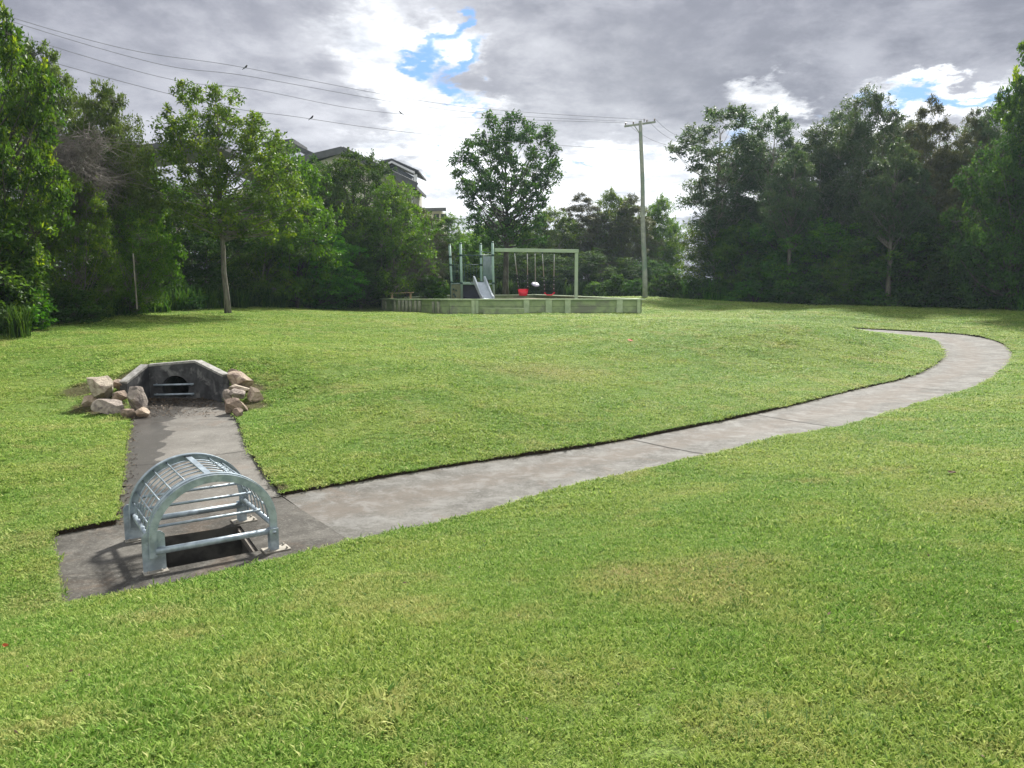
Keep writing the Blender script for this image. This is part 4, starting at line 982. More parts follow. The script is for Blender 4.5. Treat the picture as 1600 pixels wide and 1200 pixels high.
def make_tree(seed, H, Rc, cb, prof='round', nl=40, lr=.27, nc=20, nf=26, ll=.12, lw=.055, tr=.12, droop=.25, cr=.30, stems=1, bend=(0, 0), twig=.008, lobes=None, up=.25, brk=None, branches=True, top=.85, shoots=2):
    rg = np.random.default_rng(seed); mbt = MB()
    def trunk(s0, e, r0, n=9):
        P = []; wob = rg.normal(0, .012*H, (n+1, 2)).cumsum(0)*.35
        for k in range(n+1):
            s_ = k/n; P.append(np.array([s0[0]+(e[0]-s0[0])*s_+bend[0]*math.sin(math.pi*s_*.9), s0[1]+(e[1]-s0[1])*s_+bend[1]*math.sin(math.pi*s_*.9), e[2]*s_])+np.array([wob[k][0]*min(1, s_*3), wob[k][1]*min(1, s_*3), -.12 if k == 0 else 0]))
        rd = [r0*(1.25 if k == 0 else 1)*(1-.82*k/n) for k in range(n+1)]; return P, rd
    tks = []
    for s_ in range(stems):
        a = rg.uniform(0, 6.28); sp = 0 if stems == 1 else Rc*rg.uniform(.25, .55)
        P, rd = trunk((.12*math.cos(a)*(stems > 1), .12*math.sin(a)*(stems > 1)), (sp*math.cos(a), sp*math.sin(a), H*top*(1 if stems == 1 else rg.uniform(.7, 1))), tr*(1 if stems == 1 else .62))
        mbt.tube(P, rd, 9); tks.append((np.array(P), rd))
    lobes_given = lobes is not None
    if lobes is None:
        lobes = []; tries = 0
        while len(lobes) < nl and tries < nl*40:
            tries += 1; t_ = rg.uniform(0, 1); a = rg.uniform(0, 2*math.pi); pr_ = float(PROF[prof](np.array(t_)))
            r1 = lr*Rc*rg.uniform(.65, 1.3)*(1-.35*t_); rho = max(0, pr_*Rc-r1*.6)*math.sqrt(rg.uniform(.12, 1)); z = H*cb+(H*(1-cb)-r1*.6)*(t_*.96)**.9
            tx = tks[0][0][:, 0].mean(); c = np.array([rho*math.cos(a), rho*math.sin(a), z])
            if all(np.linalg.norm(c-q[0]) > .5*(r1+q[1]) for q in lobes): lobes.append((c, r1))
    else: lobes = [(np.array(q[:3], float), q[3]) for q in lobes]
    LP, LA, LN, LT = [], [], [], []
    for c, r1 in lobes:
        tk, rd = tks[rg.integers(len(tks))] if stems > 1 else tks[0]
        hd = math.hypot(c[0]-np.interp(c[2], tk[:, 2], tk[:, 0]), c[1]-np.interp(c[2], tk[:, 2], tk[:, 1]))
        zt_ = np.clip(c[2]-hd*rg.uniform(.7, 1.2)-.2, min(H*cb*rg.uniform(.8, 1.7), c[2]*(.9 if lobes_given else .7)), tk[-1, 2])
        b0 = np.array([np.interp(zt_, tk[:, 2], tk[:, 0]), np.interp(zt_, tk[:, 2], tk[:, 1]), zt_]); rb = max(.012, .45*np.interp(zt_, tk[:, 2], rd[:len(tk)]))
        m1 = lerp(b0, c, .5)+np.array([0, 0, -.06*hd])+rg.normal(0, .05*hd+.02, 3)
        if branches: mbt.tube(catmull([b0, m1, c], 3), [rb*(1-.75*k/6) for k in range(7)], 6, False)
        ncl = max(4, int(nc*(r1/(lr*Rc))**1.6*.8)); dv = unit(rg.normal(size=(ncl, 3))+np.array([0, 0, up])); cc_ = c+dv*(r1*rg.uniform(.55, 1.1, ncl))[:, None]*np.array([1, 1, .85])
        lobe_t = rg.uniform(0, .45)
        for q, dq in zip(cc_, dv):
            if branches and twig: mbt.tube([c, lerp(c, q, .55)+rg.normal(0, .03*r1, 3), q], [twig*1.6, twig, twig*.5], 3, False)
            k = int(nf*DENS*rg.uniform(.6, 1.4)); ax = unit(rg.normal(size=(k, 3))*.75+dq*.7+np.array([0, 0, -droop]))
            LP.append(q+rg.normal(0, 1, (k, 3))*np.array([cr, cr, cr*.6])*r1*.55); LA.append(ax)
            LN.append(unit(rg.normal(size=(k, 3))*.42+np.array([0, 0, .55])+dq*.9)); LT.append(np.clip(lobe_t+rg.uniform(0, .4)+rg.normal(0, .14, k), 0, 1))
    ztop = max(c[2]+r1 for c, r1 in lobes); zlow = min(c[2]-r1 for c, r1 in lobes)
    if shoots:
        for c, r1 in lobes:
            if c[2] < zlow+(ztop-zlow)*.35: continue
            for _ in range(rg.integers(1, shoots+1)):
                a = rg.uniform(0, 6.28); p0 = c+np.array([math.cos(a), math.sin(a), .6])*r1*rg.uniform(.2, .7); hh = r1*rg.uniform(.5, 1.1); p1 = p0+np.array([rg.normal(0, .15), rg.normal(0, .15), 1])*hh
                mbt.tube([p0, lerp(p0, p1, .5)+rg.normal(0, .03, 3), p1], [twig*1.3+.004, twig, .002], 3, False)
                k = int(nf*1.1); q = rg.uniform(.15, 1, k)[:, None]; LP.append(p0+(p1-p0)*q+rg.normal(0, .05+.04*r1, (k, 3))*(1.15-q)); LA.append(unit(rg.normal(size=(k, 3))*.7+np.array([0, 0, .5-droop]))); LN.append(unit(rg.normal(size=(k, 3))))
                LT.append(np.clip(.45+rg.uniform(0, .45)+rg.normal(0, .12, k), 0, 1))
    P = np.concatenate(LP); n = len(P); ln = 1.15*ll*rg.uniform(.6, 1.3, n)
    me = leaves_mesh(P, np.concatenate(LA), np.concatenate(LN), ln, 1.25*lw*rg.uniform(.7, 1.25, n), np.concatenate(LT))
    return me, mbt
PROTO = {}
def proto(key, leafm, barkm, **kw):
    me, mbt = make_tree(**kw); me.materials.append(leafm)
    V = mbt.V; tm = bpy.data.meshes.new('trunk'); tm.from_pydata(V, [], mbt.F); tm.polygons.foreach_set('use_smooth', [True]*len(tm.polygons)); tm.materials.append(barkm)
    PROTO[key] = (me, tm, kw['H'], kw['Rc'])
def place(key, name, px, d, ytop, wpx, label, group, cat='tree', rz=0, ybase=None, leaf='crown', stem='trunk', hs=None):
    me, tm, H, Rc = PROTO[key]; x = (px-800)/F*d; z0 = Tz(x, d)-.05; top = pd(px, ytop, d)[2]
    sz = (top-z0)/H; sx = wpx/F*d/2/Rc
    r_ = empty(name, (x, d, z0), rz, label=label, cat=cat, group=group); r_.scale = (sx, sx, sz)
    a = bpy.data.objects.new(stem, tm); C.objects.link(a); a.parent = r_
    b = bpy.data.objects.new(leaf, me); C.objects.link(b); b.parent = r_
    return r_

proto('glossA', L_yellow, m_barkdark, seed=21, H=10, Rc=3.2, cb=.10, prof='full', nl=80, lr=.27, nc=24, nf=28, ll=.16, lw=.065, droop=-.3, cr=.34, tr=.16, up=.6)
proto('brightA', L_bright, m_barkdark, seed=22, H=8, Rc=3, cb=.06, prof='full', nl=62, lr=.28, nc=24, nf=28, ll=.14, lw=.065, cr=.34, tr=.13, stems=2)
proto('darkA', L_dark, m_barkdark, seed=23, H=8, Rc=3.4, cb=.08, prof='full', nl=70, lr=.25, nc=24, nf=28, ll=.12, lw=.055, cr=.34, tr=.14)
proto('oliveA', L_olive, m_barkgrey, seed=24, H=7, Rc=2.8, cb=.06, prof='full', nl=64, lr=.27, nc=22, nf=26, ll=.11, lw=.045, cr=.36, tr=.10, stems=3)
proto('greyA', L_grey, m_barkpale, seed=25, H=12, Rc=3.4, cb=.10, prof='egg', nl=95, lr=.24, nc=22, nf=24, ll=.16, lw=.05, cr=.42, tr=.17, droop=.5, stems=2, up=.5)
proto('greyB', L_grey, m_barkpale, seed=26, H=13, Rc=3.0, cb=.18, prof='fan', nl=70, lr=.24, nc=20, nf=22, ll=.17, lw=.055, cr=.45, tr=.17, droop=.4, up=.7)
proto('brownA', L_brown, m_barkgrey, seed=27, H=12, Rc=2.6, cb=.08, prof='egg', nl=90, lr=.25, nc=22, nf=28, ll=.15, lw=.035, cr=.42, tr=.14, droop=.4, up=.9, stems=2)
proto('bigleaf', L_glossy, m_barkdark, seed=28, H=9, Rc=3.4, cb=.08, prof='full', nl=62, lr=.26, nc=18, nf=18, ll=.24, lw=.11, cr=.38, tr=.15, droop=.35)
proto('backA', L_olive, m_barkpale, seed=29, H=10, Rc=3.2, cb=.2, prof='full', nl=80, lr=.27, nc=22, nf=24, ll=.19, lw=.055, cr=.42, tr=.13, droop=.3, stems=2)
proto('shrubA', L_dark, m_barkdark, seed=30, H=2, Rc=1.5, cb=.05, prof='mound', nl=34, lr=.30, nc=18, nf=18, ll=.12, lw=.06, cr=.40, tr=.04, stems=4, shoots=0)
proto('shrubB', L_bright, m_barkdark, seed=31, H=2, Rc=1.3, cb=.05, prof='mound', nl=30, lr=.30, nc=18, nf=18, ll=.13, lw=.07, cr=.42, tr=.04, stems=4, shoots=0)
proto('umbrella', L_umb, m_barkgrey, seed=33, H=9, Rc=3.2, cb=.42, prof='mound', nl=90, lr=.26, nc=24, nf=28, ll=.13, lw=.05, cr=.34, tr=.15, shoots=0)
proto('poleA', L_grey, m_barkgrey, seed=36, H=12, Rc=2.6, cb=.42, prof='egg', nl=60, lr=.26, nc=18, nf=20, ll=.17, lw=.055, cr=.42, tr=.24, droop=.3, up=.5)
proto('darkB', L_dark, m_barkdark, seed=32, H=9, Rc=3.4, cb=.05, prof='full', nl=70, lr=.27, nc=22, nf=24, ll=.14, lw=.065, cr=.38, tr=.15, stems=2)

G1 = 'trees along the left edge of the lawn'
TR = [  # proto, name, px, depth, top, width, label, rot
 ('glossA', 'broadleaf_tree', 12, 20.5, -45, 215, 'tall dark tree with upright yellow green tips at the left edge of the photo', 0.3),
 ('bigleaf', 'broadleaf_tree', -35, 19.6, 285, 215, 'shiny drooping pale green foliage low at the left edge, below the yellow tipped tree', 1.3),
 ('umbrella', 'umbrella_tree', 90, 27, 52, 185, 'taller dull green round topped tree behind the yellow tipped one', .5),
 ('umbrella', 'umbrella_tree', 186, 26.5, 120, 145, 'lower dull green domed tree right of the bare grey twigs', 2.5),
 ('oliveA', 'small_tree', 128, 23.5, 255, 140, 'yellowish small tree in front of the bare grey twigs', 1.1),
 ('brightA', 'small_tree', 222, 29, 212, 135, 'vivid green feathery tree left of the slim trunked lawn tree', 2.0),
 ('oliveA', 'small_tree', 215, 26, 305, 130, 'olive bush-like tree with yellow tips over the thin leaning stake', 3.1),
 ('darkB', 'small_tree', 60, 25, 300, 190, 'dark shaded tree filling the gap behind the low left shrubs', .2),
 ('darkB', 'small_tree', 300, 34, 300, 230, 'dark tree in shade directly behind the slim trunked lawn tree', .9),
 ('brightA', 'small_tree', 462, 37, 214, 150, 'vivid green tree just right of the slim trunked lawn tree', 4.1),
 ('darkA', 'round_tree', 560, 44, 224, 200, 'dark green domed tree under the gable of the apartment building', .4),
 ('oliveA', 'small_tree', 408, 36, 330, 150, 'olive tree low behind the right side of the slim trunked lawn tree', 5.2),
 ('oliveA', 'small_tree', 618, 42, 268, 140, 'yellow green tree in front of the cream apartment wall', 2.4),
 ('brightA', 'small_tree', 500, 38.5, 350, 150, 'mid green bushy tree hanging over the tall grass right of the slim trunk', 1.7),
 ('darkA', 'small_tree', 565, 41, 360, 120, 'low dark tree with yellow green crown top left of the playground', 5.0),
 ('brownA', 'small_tree', 652, 47, 318, 110, 'twiggy bronze green tree right of the apartment building', .7),
 ('darkB', 'small_tree', 170, 33, 290, 260, 'deep green tree in the second row at the far left', 3.0),
 ('darkB', 'small_tree', 430, 45, 290, 260, 'deep green tree in the second row left of the domed tree', 2.0),
 ('darkB', 'small_tree', 330, 44, 268, 230, 'deep green tree in the second row behind the crown of the slim lawn tree', 2.6),
 ('darkB', 'small_tree', 505, 50, 238, 170, 'deep green tree in the second row against the gable peak', 4.6),
 ('darkB', 'small_tree', 610, 52, 300, 190, 'deep green tree in the second row below the apartment eaves', 1.2),
]
for k, nm, px, d, yt, wp, lb, rz in TR: place(k, nm, px, d, yt, wp, lb, G1, rz=rz)
G2 = 'trees closing the park behind the playground'
for k, nm, px, d, yt, wp, lb, rz in [
 ('backA', 'background_tree', 705, 62, 330, 100, 'pale olive background tree left of the centre tree', .3),
 ('brightA', 'background_tree', 735, 58, 362, 90, 'green background tree above the play tower posts', 1.3),
 ('backA', 'background_tree', 860, 64, 320, 100, 'olive background tree right behind the centre tree', 2.3),
 ('brownA', 'background_tree', 905, 66, 298, 100, 'bronze background tree left of the tallest one behind the swing frame', 3.3),
 ('backA', 'background_tree', 950, 68, 290, 95, 'tallest olive background tree between swing frame and power pole', 4.3),
 ('brownA', 'background_tree', 985, 66, 300, 95, 'bronze background tree immediately left of the power pole', 5.3),
 ('backA', 'background_tree', 1030, 70, 300, 80, 'thin background tree with sky showing through right of the power pole', .8),
 ('darkB', 'background_tree', 830, 58, 385, 130, 'dark background tree behind the swings', 1.8),
 ('darkB', 'background_tree', 930, 60, 385, 140, 'dark background tree behind the swing frame post', 2.8),
 ('darkB', 'background_tree', 1010, 61, 400, 90, 'dark low background tree at the foot of the power pole', 4.8),
 ('backA', 'background_tree', 790, 70, 335, 150, 'olive background tree directly behind the trunk of the centre tree', 1.4),
 ('darkB', 'background_tree', 765, 62, 372, 120, 'dark low background tree behind the slide', 2.2),
 ('darkB', 'background_tree', 880, 72, 345, 170, 'dark background tree filling the row behind the swing beam', 3.9),
 ('darkB', 'background_tree', 985, 74, 345, 170, 'dark background tree filling the row behind the power pole', 5.5),
 ('darkB', 'background_tree', 700, 56, 400, 120, 'dark low background tree left of the play tower', 5.8)]: place(k, nm, px, d, yt, wp, lb, G2, rz=rz)
G3 = 'trees along the right edge of the lawn'
for k, nm, px, d, yt, wp, lb, rz in [
 ('greyB', 'gum_tree', 1118, 53, 162, 170, 'airy tree with visible forked limbs, first of the right row beside the power pole', .6),
 ('greyB', 'gum_tree', 1195, 52, 168, 120, 'thin topped tree second in the right row', 2.6),
 ('greyA', 'gum_tree', 1265, 50, 180, 150, 'full grey green tree left of the tallest right hand tree', 1.0),
 ('greyA', 'gum_tree', 1335, 48, 122, 165, 'tallest grey green tree in the middle of the right row', 3.0),
 ('greyB', 'gum_tree', 1385, 50, 185, 110, 'sparse grey tree right of the tallest one', 4.4),
 ('brownA', 'bronze_tree', 1430, 45, 145, 115, 'bronze tinted tree under the right blue gap in the clouds', .2),
 ('brownA', 'bronze_tree', 1495, 44, 165, 105, 'darker bronze tree next to the dense right edge tree', 2.2),
 ('greyB', 'gum_tree', 1550, 43, 135, 110, 'sparse upright tree rising over the dense tree at the right edge', 1.2),
 ('glossA', 'broadleaf_tree', 1612, 37, 5, 175, 'tallest tree at the right edge of the photo', 3.3),
 ('darkA', 'broadleaf_tree', 1572, 36.2, 180, 190, 'dense tree standing forward at the right edge', .9),
 ('bigleaf', 'broadleaf_tree', 1225, 49, 320, 130, 'glossy dark low tree in the middle left of the right row', 2.0),
 ('oliveA', 'small_tree', 1110, 54.5, 330, 140, 'rounded low olive tree at the left end of the right row', 3.2),
 ('bigleaf', 'broadleaf_tree', 1160, 51, 340, 120, 'big leaved low tree right of the rounded olive one', 4.0),
 ('brightA', 'small_tree', 1280, 47, 335, 170, 'low green tree under the tallest grey green tree', 5.1),
 ('oliveA', 'small_tree', 1335, 44, 380, 130, 'olive low tree near the middle of the right row', .3),
 ('bigleaf', 'broadleaf_tree', 1400, 43, 340, 150, 'glossy low tree below the bronze tinted tree', 1.6),
 ('darkA', 'small_tree', 1475, 41, 320, 160, 'dark low tree below the darker bronze tree', 2.7),
 ('darkB', 'small_tree', 1590, 38.5, 340, 190, 'dark low tree at the right edge under the dense crown', 3.8),
 ('poleA', 'gum_tree', 1384, 41.9, 215, 100, 'tree with a thick pale trunk at the lawn edge above the path end'  , 1.1),
 ('poleA', 'gum_tree', 1402, 42.6, 235, 80, 'thinner pale trunk standing just right of the thick pale trunk', 3.1),
 ('poleA', 'gum_tree', 1228, 47.0, 225, 95, 'pale trunked tree at the lawn edge in the left part of the right row', 2.1),
 ('poleA', 'gum_tree', 1545, 38.2, 215, 90, 'pale trunked tree at the lawn edge left of the dense right edge tree', 4.4),
 ('greyA', 'gum_tree', 1160, 56, 200, 150, 'grey green tree behind the gap between the two airy trees of the right row', 5.1),
 ('greyA', 'gum_tree', 1300, 53, 150, 140, 'grey green tree just left behind the tallest tree of the right row', 4.1),
 ('greyA', 'gum_tree', 1410, 50, 178, 150, 'grey green tree behind the bronze tinted tree', .8),
 ('greyA', 'gum_tree', 1500, 48, 172, 150, 'grey green tree behind the darker bronze tree', 2.8),
 ('darkB', 'small_tree', 1360, 52, 270, 240, 'deep green tree in the second row right of centre', .1),
 ('darkB', 'small_tree', 1200, 57, 290, 240, 'deep green tree in the second row near the power pole', 1.1),
 ('darkB', 'small_tree', 1520, 47, 250, 240, 'deep green tree in the second row at the far right', 2.1),
 ('darkB', 'small_tree', 1690, 36, 240, 220, 'dark tree just outside the right edge', 2.9)]: place(k, nm, px, d, yt, wp, lb, G3, rz=rz)
G4 = 'shrubs at the foot of the trees'
for k, px, d, yt, wp, lb, rz in [
 ('shrubA', 625, 46, 428, 70, 'round dark shrub left of the play tower', 0.), ('shrubB', 672, 45, 430, 70, 'round glossy shrub right next to the play tower', 1.),
 ('shrubA', 958, 54, 428, 60, 'round dark shrub under the trees right of the swing frame', 2.), ('shrubB', 930, 55, 440, 40, 'small shrub behind the right corner of the platform', 2.5),
 ('shrubA', 1040, 52, 425, 70, 'dark shrub right of the power pole foot', 3.), ('shrubA', 990, 53, 436, 50, 'dark shrub behind the power pole foot', 3.5),
 ('shrubA', 1090, 52, 432, 90, 'wide dark shrub at the left end of the right tree row', .6), ('shrubB', 1175, 49, 436, 90, 'leafy shrub at the edge of the lawn under the right row', 1.6),
 ('shrubA', 1265, 46, 425, 110, 'wide dark shrub where the right row bends towards the path', 2.6), ('shrubB', 1365, 43, 440, 80, 'leafy shrub in front of the two thick trunks', 4.),
 ('shrubA', 1445, 41, 425, 110, 'wide dark shrub above the bend of the path', .9), ('shrubA', 1545, 38, 425, 120, 'wide dark shrub at the right end of the lawn', 5.),
 ('shrubB', 30, 20.5, 440, 110, 'leafy shrub low at the left edge of the lawn', .5), ('shrubA', 110, 22.8, 450, 110, 'spreading dark shrub at the shaded left lawn corner', 1.5),
 ('shrubA', 265, 30, 435, 120, 'dark shrub left of the slim trunk of the lawn tree', 2.2), ('shrubB', 540, 43, 425, 90, 'leafy shrub behind the tall grass left of the platform', 3.1)]:
    place(k, 'shrub', px, d, yt, wp, lb, G4, cat='shrub', rz=rz, leaf='foliage', stem='stems')

# the lawn tree with the slim bent trunk (hand placed lobes)
def hero(key, name, px, d, ybase, lob, seed, leafm, barkm, label, cat='tree', **kw):
    x = (px-800)/F*d; z0 = Tz(x, d)-.03; base_ = np.array([x, d, z0]); rg = np.random.default_rng(seed); L_ = []
    for lx, ly, lrad in lob:
        for _ in range(1):
            c = pd(lx, ly, d); r1 = lrad/F*d; c = c-base_; c[1] += rg.uniform(-1, 1)*kw.get('dep', 1.6); L_.append((*c, r1))
    kw.pop('dep', None); rc = max(abs(q[0]) for q in L_); H = max(q[2] for q in L_)
    me, mbt = make_tree(seed=seed, H=H, Rc=rc, lobes=L_, **kw); me.materials.append(leafm)
    r_ = empty(name, base_, label=label, cat=cat); o = mbt.build('trunk', barkm, r_); me.name = 'crown'
    c_ = bpy.data.objects.new('crown', me); C.objects.link(c_); c_.parent = r_; return r_
rg0 = np.random.default_rng(77)
def fill(poly, n, r0, r1, seed):
    rg = np.random.default_rng(seed); out = []; xs = [p[0] for p in poly]; ys = [p[1] for p in poly]; tries = 0
    while len(out) < n and tries < 6000:
        tries += 1; x = rg.uniform(min(xs), max(xs)); y = rg.uniform(min(ys), max(ys)); r_ = rg.uniform(r0, r1)
        if not inpoly(np.array([x]), np.array([y]), poly)[0]: continue
        if all(math.hypot(x-a, y-b) > .55*(r_+c) for a, b, c in out): out.append((x, y, r_))
    return out
lobT = [(348, 136, 9), (346, 150, 11), (300, 150, 14), (322, 160, 14), (285, 170, 14), (360, 165, 15), (388, 182, 11), (275, 152, 8), (400, 190, 11), (265, 175, 9), (415, 205, 12), (300, 140, 8), (372, 178, 12), (335, 172, 14)]
polyT = [(275, 190), (320, 165), (380, 190), (425, 215), (450, 260), (468, 310), (455, 350), (425, 375), (395, 362), (330, 362), (275, 345), (262, 300), (258, 240)]
hero('lawn', 'slim_tree', 358, 29, 491, lobT+fill(polyT, 105, 11, 18, 5), 51, L_olive, m_barkgrey, 'young tree with a slim bent trunk standing alone on the lawn edge', nl=0, nc=15, nf=20, ll=.12, lw=.045, cr=.55, tr=.115, cb=.42, lr=.16, dep=1.6, bend=(-.12, 0), top=.9, twig=.006)
lobC = [(765, 188, 12), (800, 188, 14), (825, 205, 14), (850, 222, 14), (790, 205, 14), (745, 215, 14), (862, 240, 12)]
polyC = [(722, 240), (745, 212), (790, 200), (835, 212), (868, 240), (870, 275), (858, 305), (845, 340), (850, 380), (760, 388), (728, 360), (735, 320), (715, 290), (712, 262)]
hero('centre', 'centre_tree', 790, 52, 461, lobC+fill(polyC, 80, 8, 13, 6), 52, L_dark, m_barkdark, 'full crowned tree standing alone against bright cloud behind the play tower', nl=0, nc=15, nf=16, ll=.19, lw=.085, cr=.5, tr=.22, cb=.3, lr=.16, dep=2.2, top=.82)

# bare grey twigs at the far left
def twigs(px, py, wpx, hpx, d, label, seed, n=420):
    rg = np.random.default_rng(seed); c = pd(px, py, d); k = d/F; base_ = np.array([c[0]-.2, d, Tz(c[0], d)]); mb = MB()
    hub = c-base_
    mb.tube([(0, 0, -.1), (.1, .05, hub[2]*.5), tuple(hub-(0, 0, hpx*k*.45))], [.09, .07, .045], 7); r_ = empty('bare_shrub', base_, label=label, cat='shrub'); mb.build('trunk', m_twig, r_); mb = MB()
    st_ = hub-(0, 0, hpx*k*.45)
    for i in range(46):
        e = hub+np.array([rg.uniform(-1, 1)*wpx*k*.45, rg.uniform(-1, 1)*1.2, rg.uniform(-.4, 1)*hpx*k*.45]); m_ = lerp(st_, e, .5)+rg.normal(0, .25, 3)
        mb.tube(catmull([st_, m_, e], 3), [.028-.0032*q for q in range(7)], 4, False)
        for j in range(n//46):
            s_ = rg.uniform(.35, 1); p = lerp(m_, e, s_) if s_ > .3 else m_; q = p+rg.normal(0, 1, 3)*np.array([.55, .4, .35])
            mb.tube([p, lerp(p, q, .5)+rg.normal(0, .06, 3), q], [.010, .007, .003], 3, False)
            for _ in range(2):
                s2 = rg.uniform(.3, 1); p2 = lerp(p, q, s2); q2 = p2+rg.normal(0, .22, 3); mb.tube([p2, q2], [.005, .002], 3, False)
    mb.build('twigs', m_twig, r_)
twigs(115, 268, 135, 140, 24.5, 'leafless grey twiggy shrub below the round topped tree at the far left', 8, 1400)
twigs(640, 405, 90, 80, 44.5, 'leafless brown twiggy shrub left of the play tower', 9, 600)

# thin stake at the left
p = pd(214, 478, 24.5); q = pd(208, 396, 24.5); mb = MB(); mb.bar((0, 0, -.1), tuple(q-p), .03, .03, up=(1, 0, 0)); o = mb.build('timber_stake', m_barkpale); o.location = p
tag(o, 'thin pale timber stake leaning in the shade under the left trees', 'stake')

# ---------------------------------------------------------------- undergrowth (long strappy grass and ground ferns)
def strap_mesh(name, spots, hmin, hmax, mt, seed, lw=.03):
    rg = np.random.default_rng(seed); V = []; n = len(spots); P = np.array(spots)
    z = T(P[:, 0], P[:, 1]); a = rg.uniform(0, 2*math.pi, n); h = rg.uniform(hmin, hmax, n)*P[:, 2]; lean = rg.uniform(.1, .75, n)*h
    d = np.stack([np.cos(a), np.sin(a)], 1); s_ = np.stack([-np.sin(a), np.cos(a)], 1); VV = np.empty((n, 7, 3))
    for i, (u, zz, ww) in enumerate(((0, 0, 1), (.22, .5, 1), (.62, .88, .7))):
        for q, sg in enumerate((-1, 1)):
            VV[:, 2*i+q, :2] = P[:, :2]+d*(lean*u)[:, None]+s_*sg*lw*ww*.5; VV[:, 2*i+q, 2] = z+h*zz-.02
    VV[:, 6, :2] = P[:, :2]+d*(lean*1.15)[:, None]; VV[:, 6, 2] = z+h*.80
    me = bpy.data.meshes.new(name); me.vertices.add(7*n); me.vertices.foreach_set('co', VV.ravel())
    idx = np.array([0, 1, 3, 2, 2, 3, 5, 4, 4, 5, 6]); L_ = (np.arange(n)[:, None]*7+idx[None]).ravel().astype(np.int32)
    me.loops.add(len(L_)); me.loops.foreach_set('vertex_index', L_); me.polygons.add(3*n)
    ls = (np.arange(n)[:, None]*11+np.array([0, 4, 8])[None]).ravel().astype(np.int32); me.polygons.foreach_set('loop_start', ls); me.polygons.foreach_set('loop_total', np.tile([4, 4, 3], n).astype(np.int32))
    me.update(); at = me.attributes.new('tone', 'FLOAT', 'FACE'); at.data.foreach_set('value', np.repeat(rg.uniform(0, .9, n), 3).astype(np.float32)); me.materials.append(mt)
    o = bpy.data.objects.new(name, me); C.objects.link(o); return o
def strip(points, per, depth, seed, hs=1.0):
    """points: (px, depth) along the lawn edge; scatters tussocks in a band behind it"""
    rg = np.random.default_rng(seed); out = []
    W = [np.array([(a-800)/F*b, b]) for a, b in points]
    for i in range(len(W)-1):
        Ls = np.linalg.norm(W[i+1]-W[i]); n = int(Ls*per)
        for _ in range(n):
            s_ = rg.uniform(); p = W[i]*(1-s_)+W[i+1]*s_; r0 = p/np.linalg.norm(p); p = p+r0*depth*rg.uniform(0, 1)+rg.normal(0, .12, 2)
            k = rg.integers(20, 36); hh = rg.uniform(.55, 1.25)*hs
            for _ in range(k): q = p+rg.normal(0, .09, 2); out.append((q[0], q[1], hh))
    return out
edgeL = [(-60, 18.5), (0, 20.0), (100, 22.7), (200, 25.7), (300, 29.5), (370, 32.5), (450, 36), (520, 39.5), (590, 43.2)]
edgeR = [(1050, 51.5), (1100, 50.5), (1200, 49), (1350, 43.5), (1500, 39.4), (1600, 35.5), (1700, 32)]
edgeM = [(590, 44), (700, 53), (850, 56), (1050, 53)]
u1 = strap_mesh('undergrowth', strip(edgeL, 22, 3.2, 1), .45, 1.0, L_dark, 1, .028); tag(u1, 'dark long strappy grass under the left trees', 'undergrowth', kind='stuff')
u2 = strap_mesh('undergrowth', strip(edgeR, 20, 3.2, 2, 1.25), .5, 1.2, L_bright, 2, .035); tag(u2, 'dark long grass and ferns under the right trees', 'undergrowth', kind='stuff')
u3 = strap_mesh('undergrowth', strip(edgeM, 12, 4, 3, 1.1), .5, 1.1, L_dark, 3, .04); tag(u3, 'dark low growth under the trees behind the playground', 'undergrowth', kind='stuff')
# one clump of strap leaves at the left lawn corner
sp = []; rg = np.random.default_rng(12); c = pd(28, 515, 19.2)
for _ in range(260): q = c[:2]+rg.normal(0, .13, 2); sp.append((q[0], q[1], 1.0))
o = strap_mesh('strap_leaf_plant', sp, .45, 1.0, L_dark, 7, .018); tag(o, 'spiky strap leaved clump at the far left corner of the lawn', 'plant')

# ---------------------------------------------------------------- lawn blades
rg = np.random.default_rng(99)
BL_ = offset(ring, .2)
def sample_lawn(n0):
    out = []
    rs = np.geomspace(1.2, 56, 66)
    for i in range(len(rs)-1):
        r0, r1 = rs[i], rs[i+1]; dens = n0*min(1, (4.5/r0)**1.25); area = R(86)*(r1*r1-r0*r0)/2; k = int(area*dens)
        rad = np.sqrt(rg.uniform(r0*r0, r1*r1, k)); a = rg.uniform(-R(43), R(43), k); out.append(np.stack([rad*np.sin(a), rad*np.cos(a), rad], 1))
    return np.concatenate(out)
S = sample_lawn(3900)
ok = ~inpoly(S[:, 0], S[:, 1], offset(cut, .002)) & ~inpoly(S[:, 0], S[:, 1], BL_)
for (wx, wy, r_) in SOIL: ok &= (np.hypot(S[:, 0]-wx, S[:, 1]-wy) > r_*.66) | (rg.uniform(size=len(S)) < .12)
hole = np.sin(S[:, 0]*23+2.5*np.sin(S[:, 1]*17))*np.sin(S[:, 1]*27+2.2*np.sin(S[:, 0]*19))
ok &= (hole > -.45) | (rg.uniform(size=len(S)) < .35)
S = S[ok]; patch = np.sin(S[:, 0]*1.9+1.3*np.sin(S[:, 1]*1.1))*np.sin(S[:, 1]*1.7+1.1*np.sin(S[:, 0]*.9))
n = len(S); zz = T(S[:, 0], S[:, 1])+.040+lawn_bumps(S[:, 0], S[:, 1])
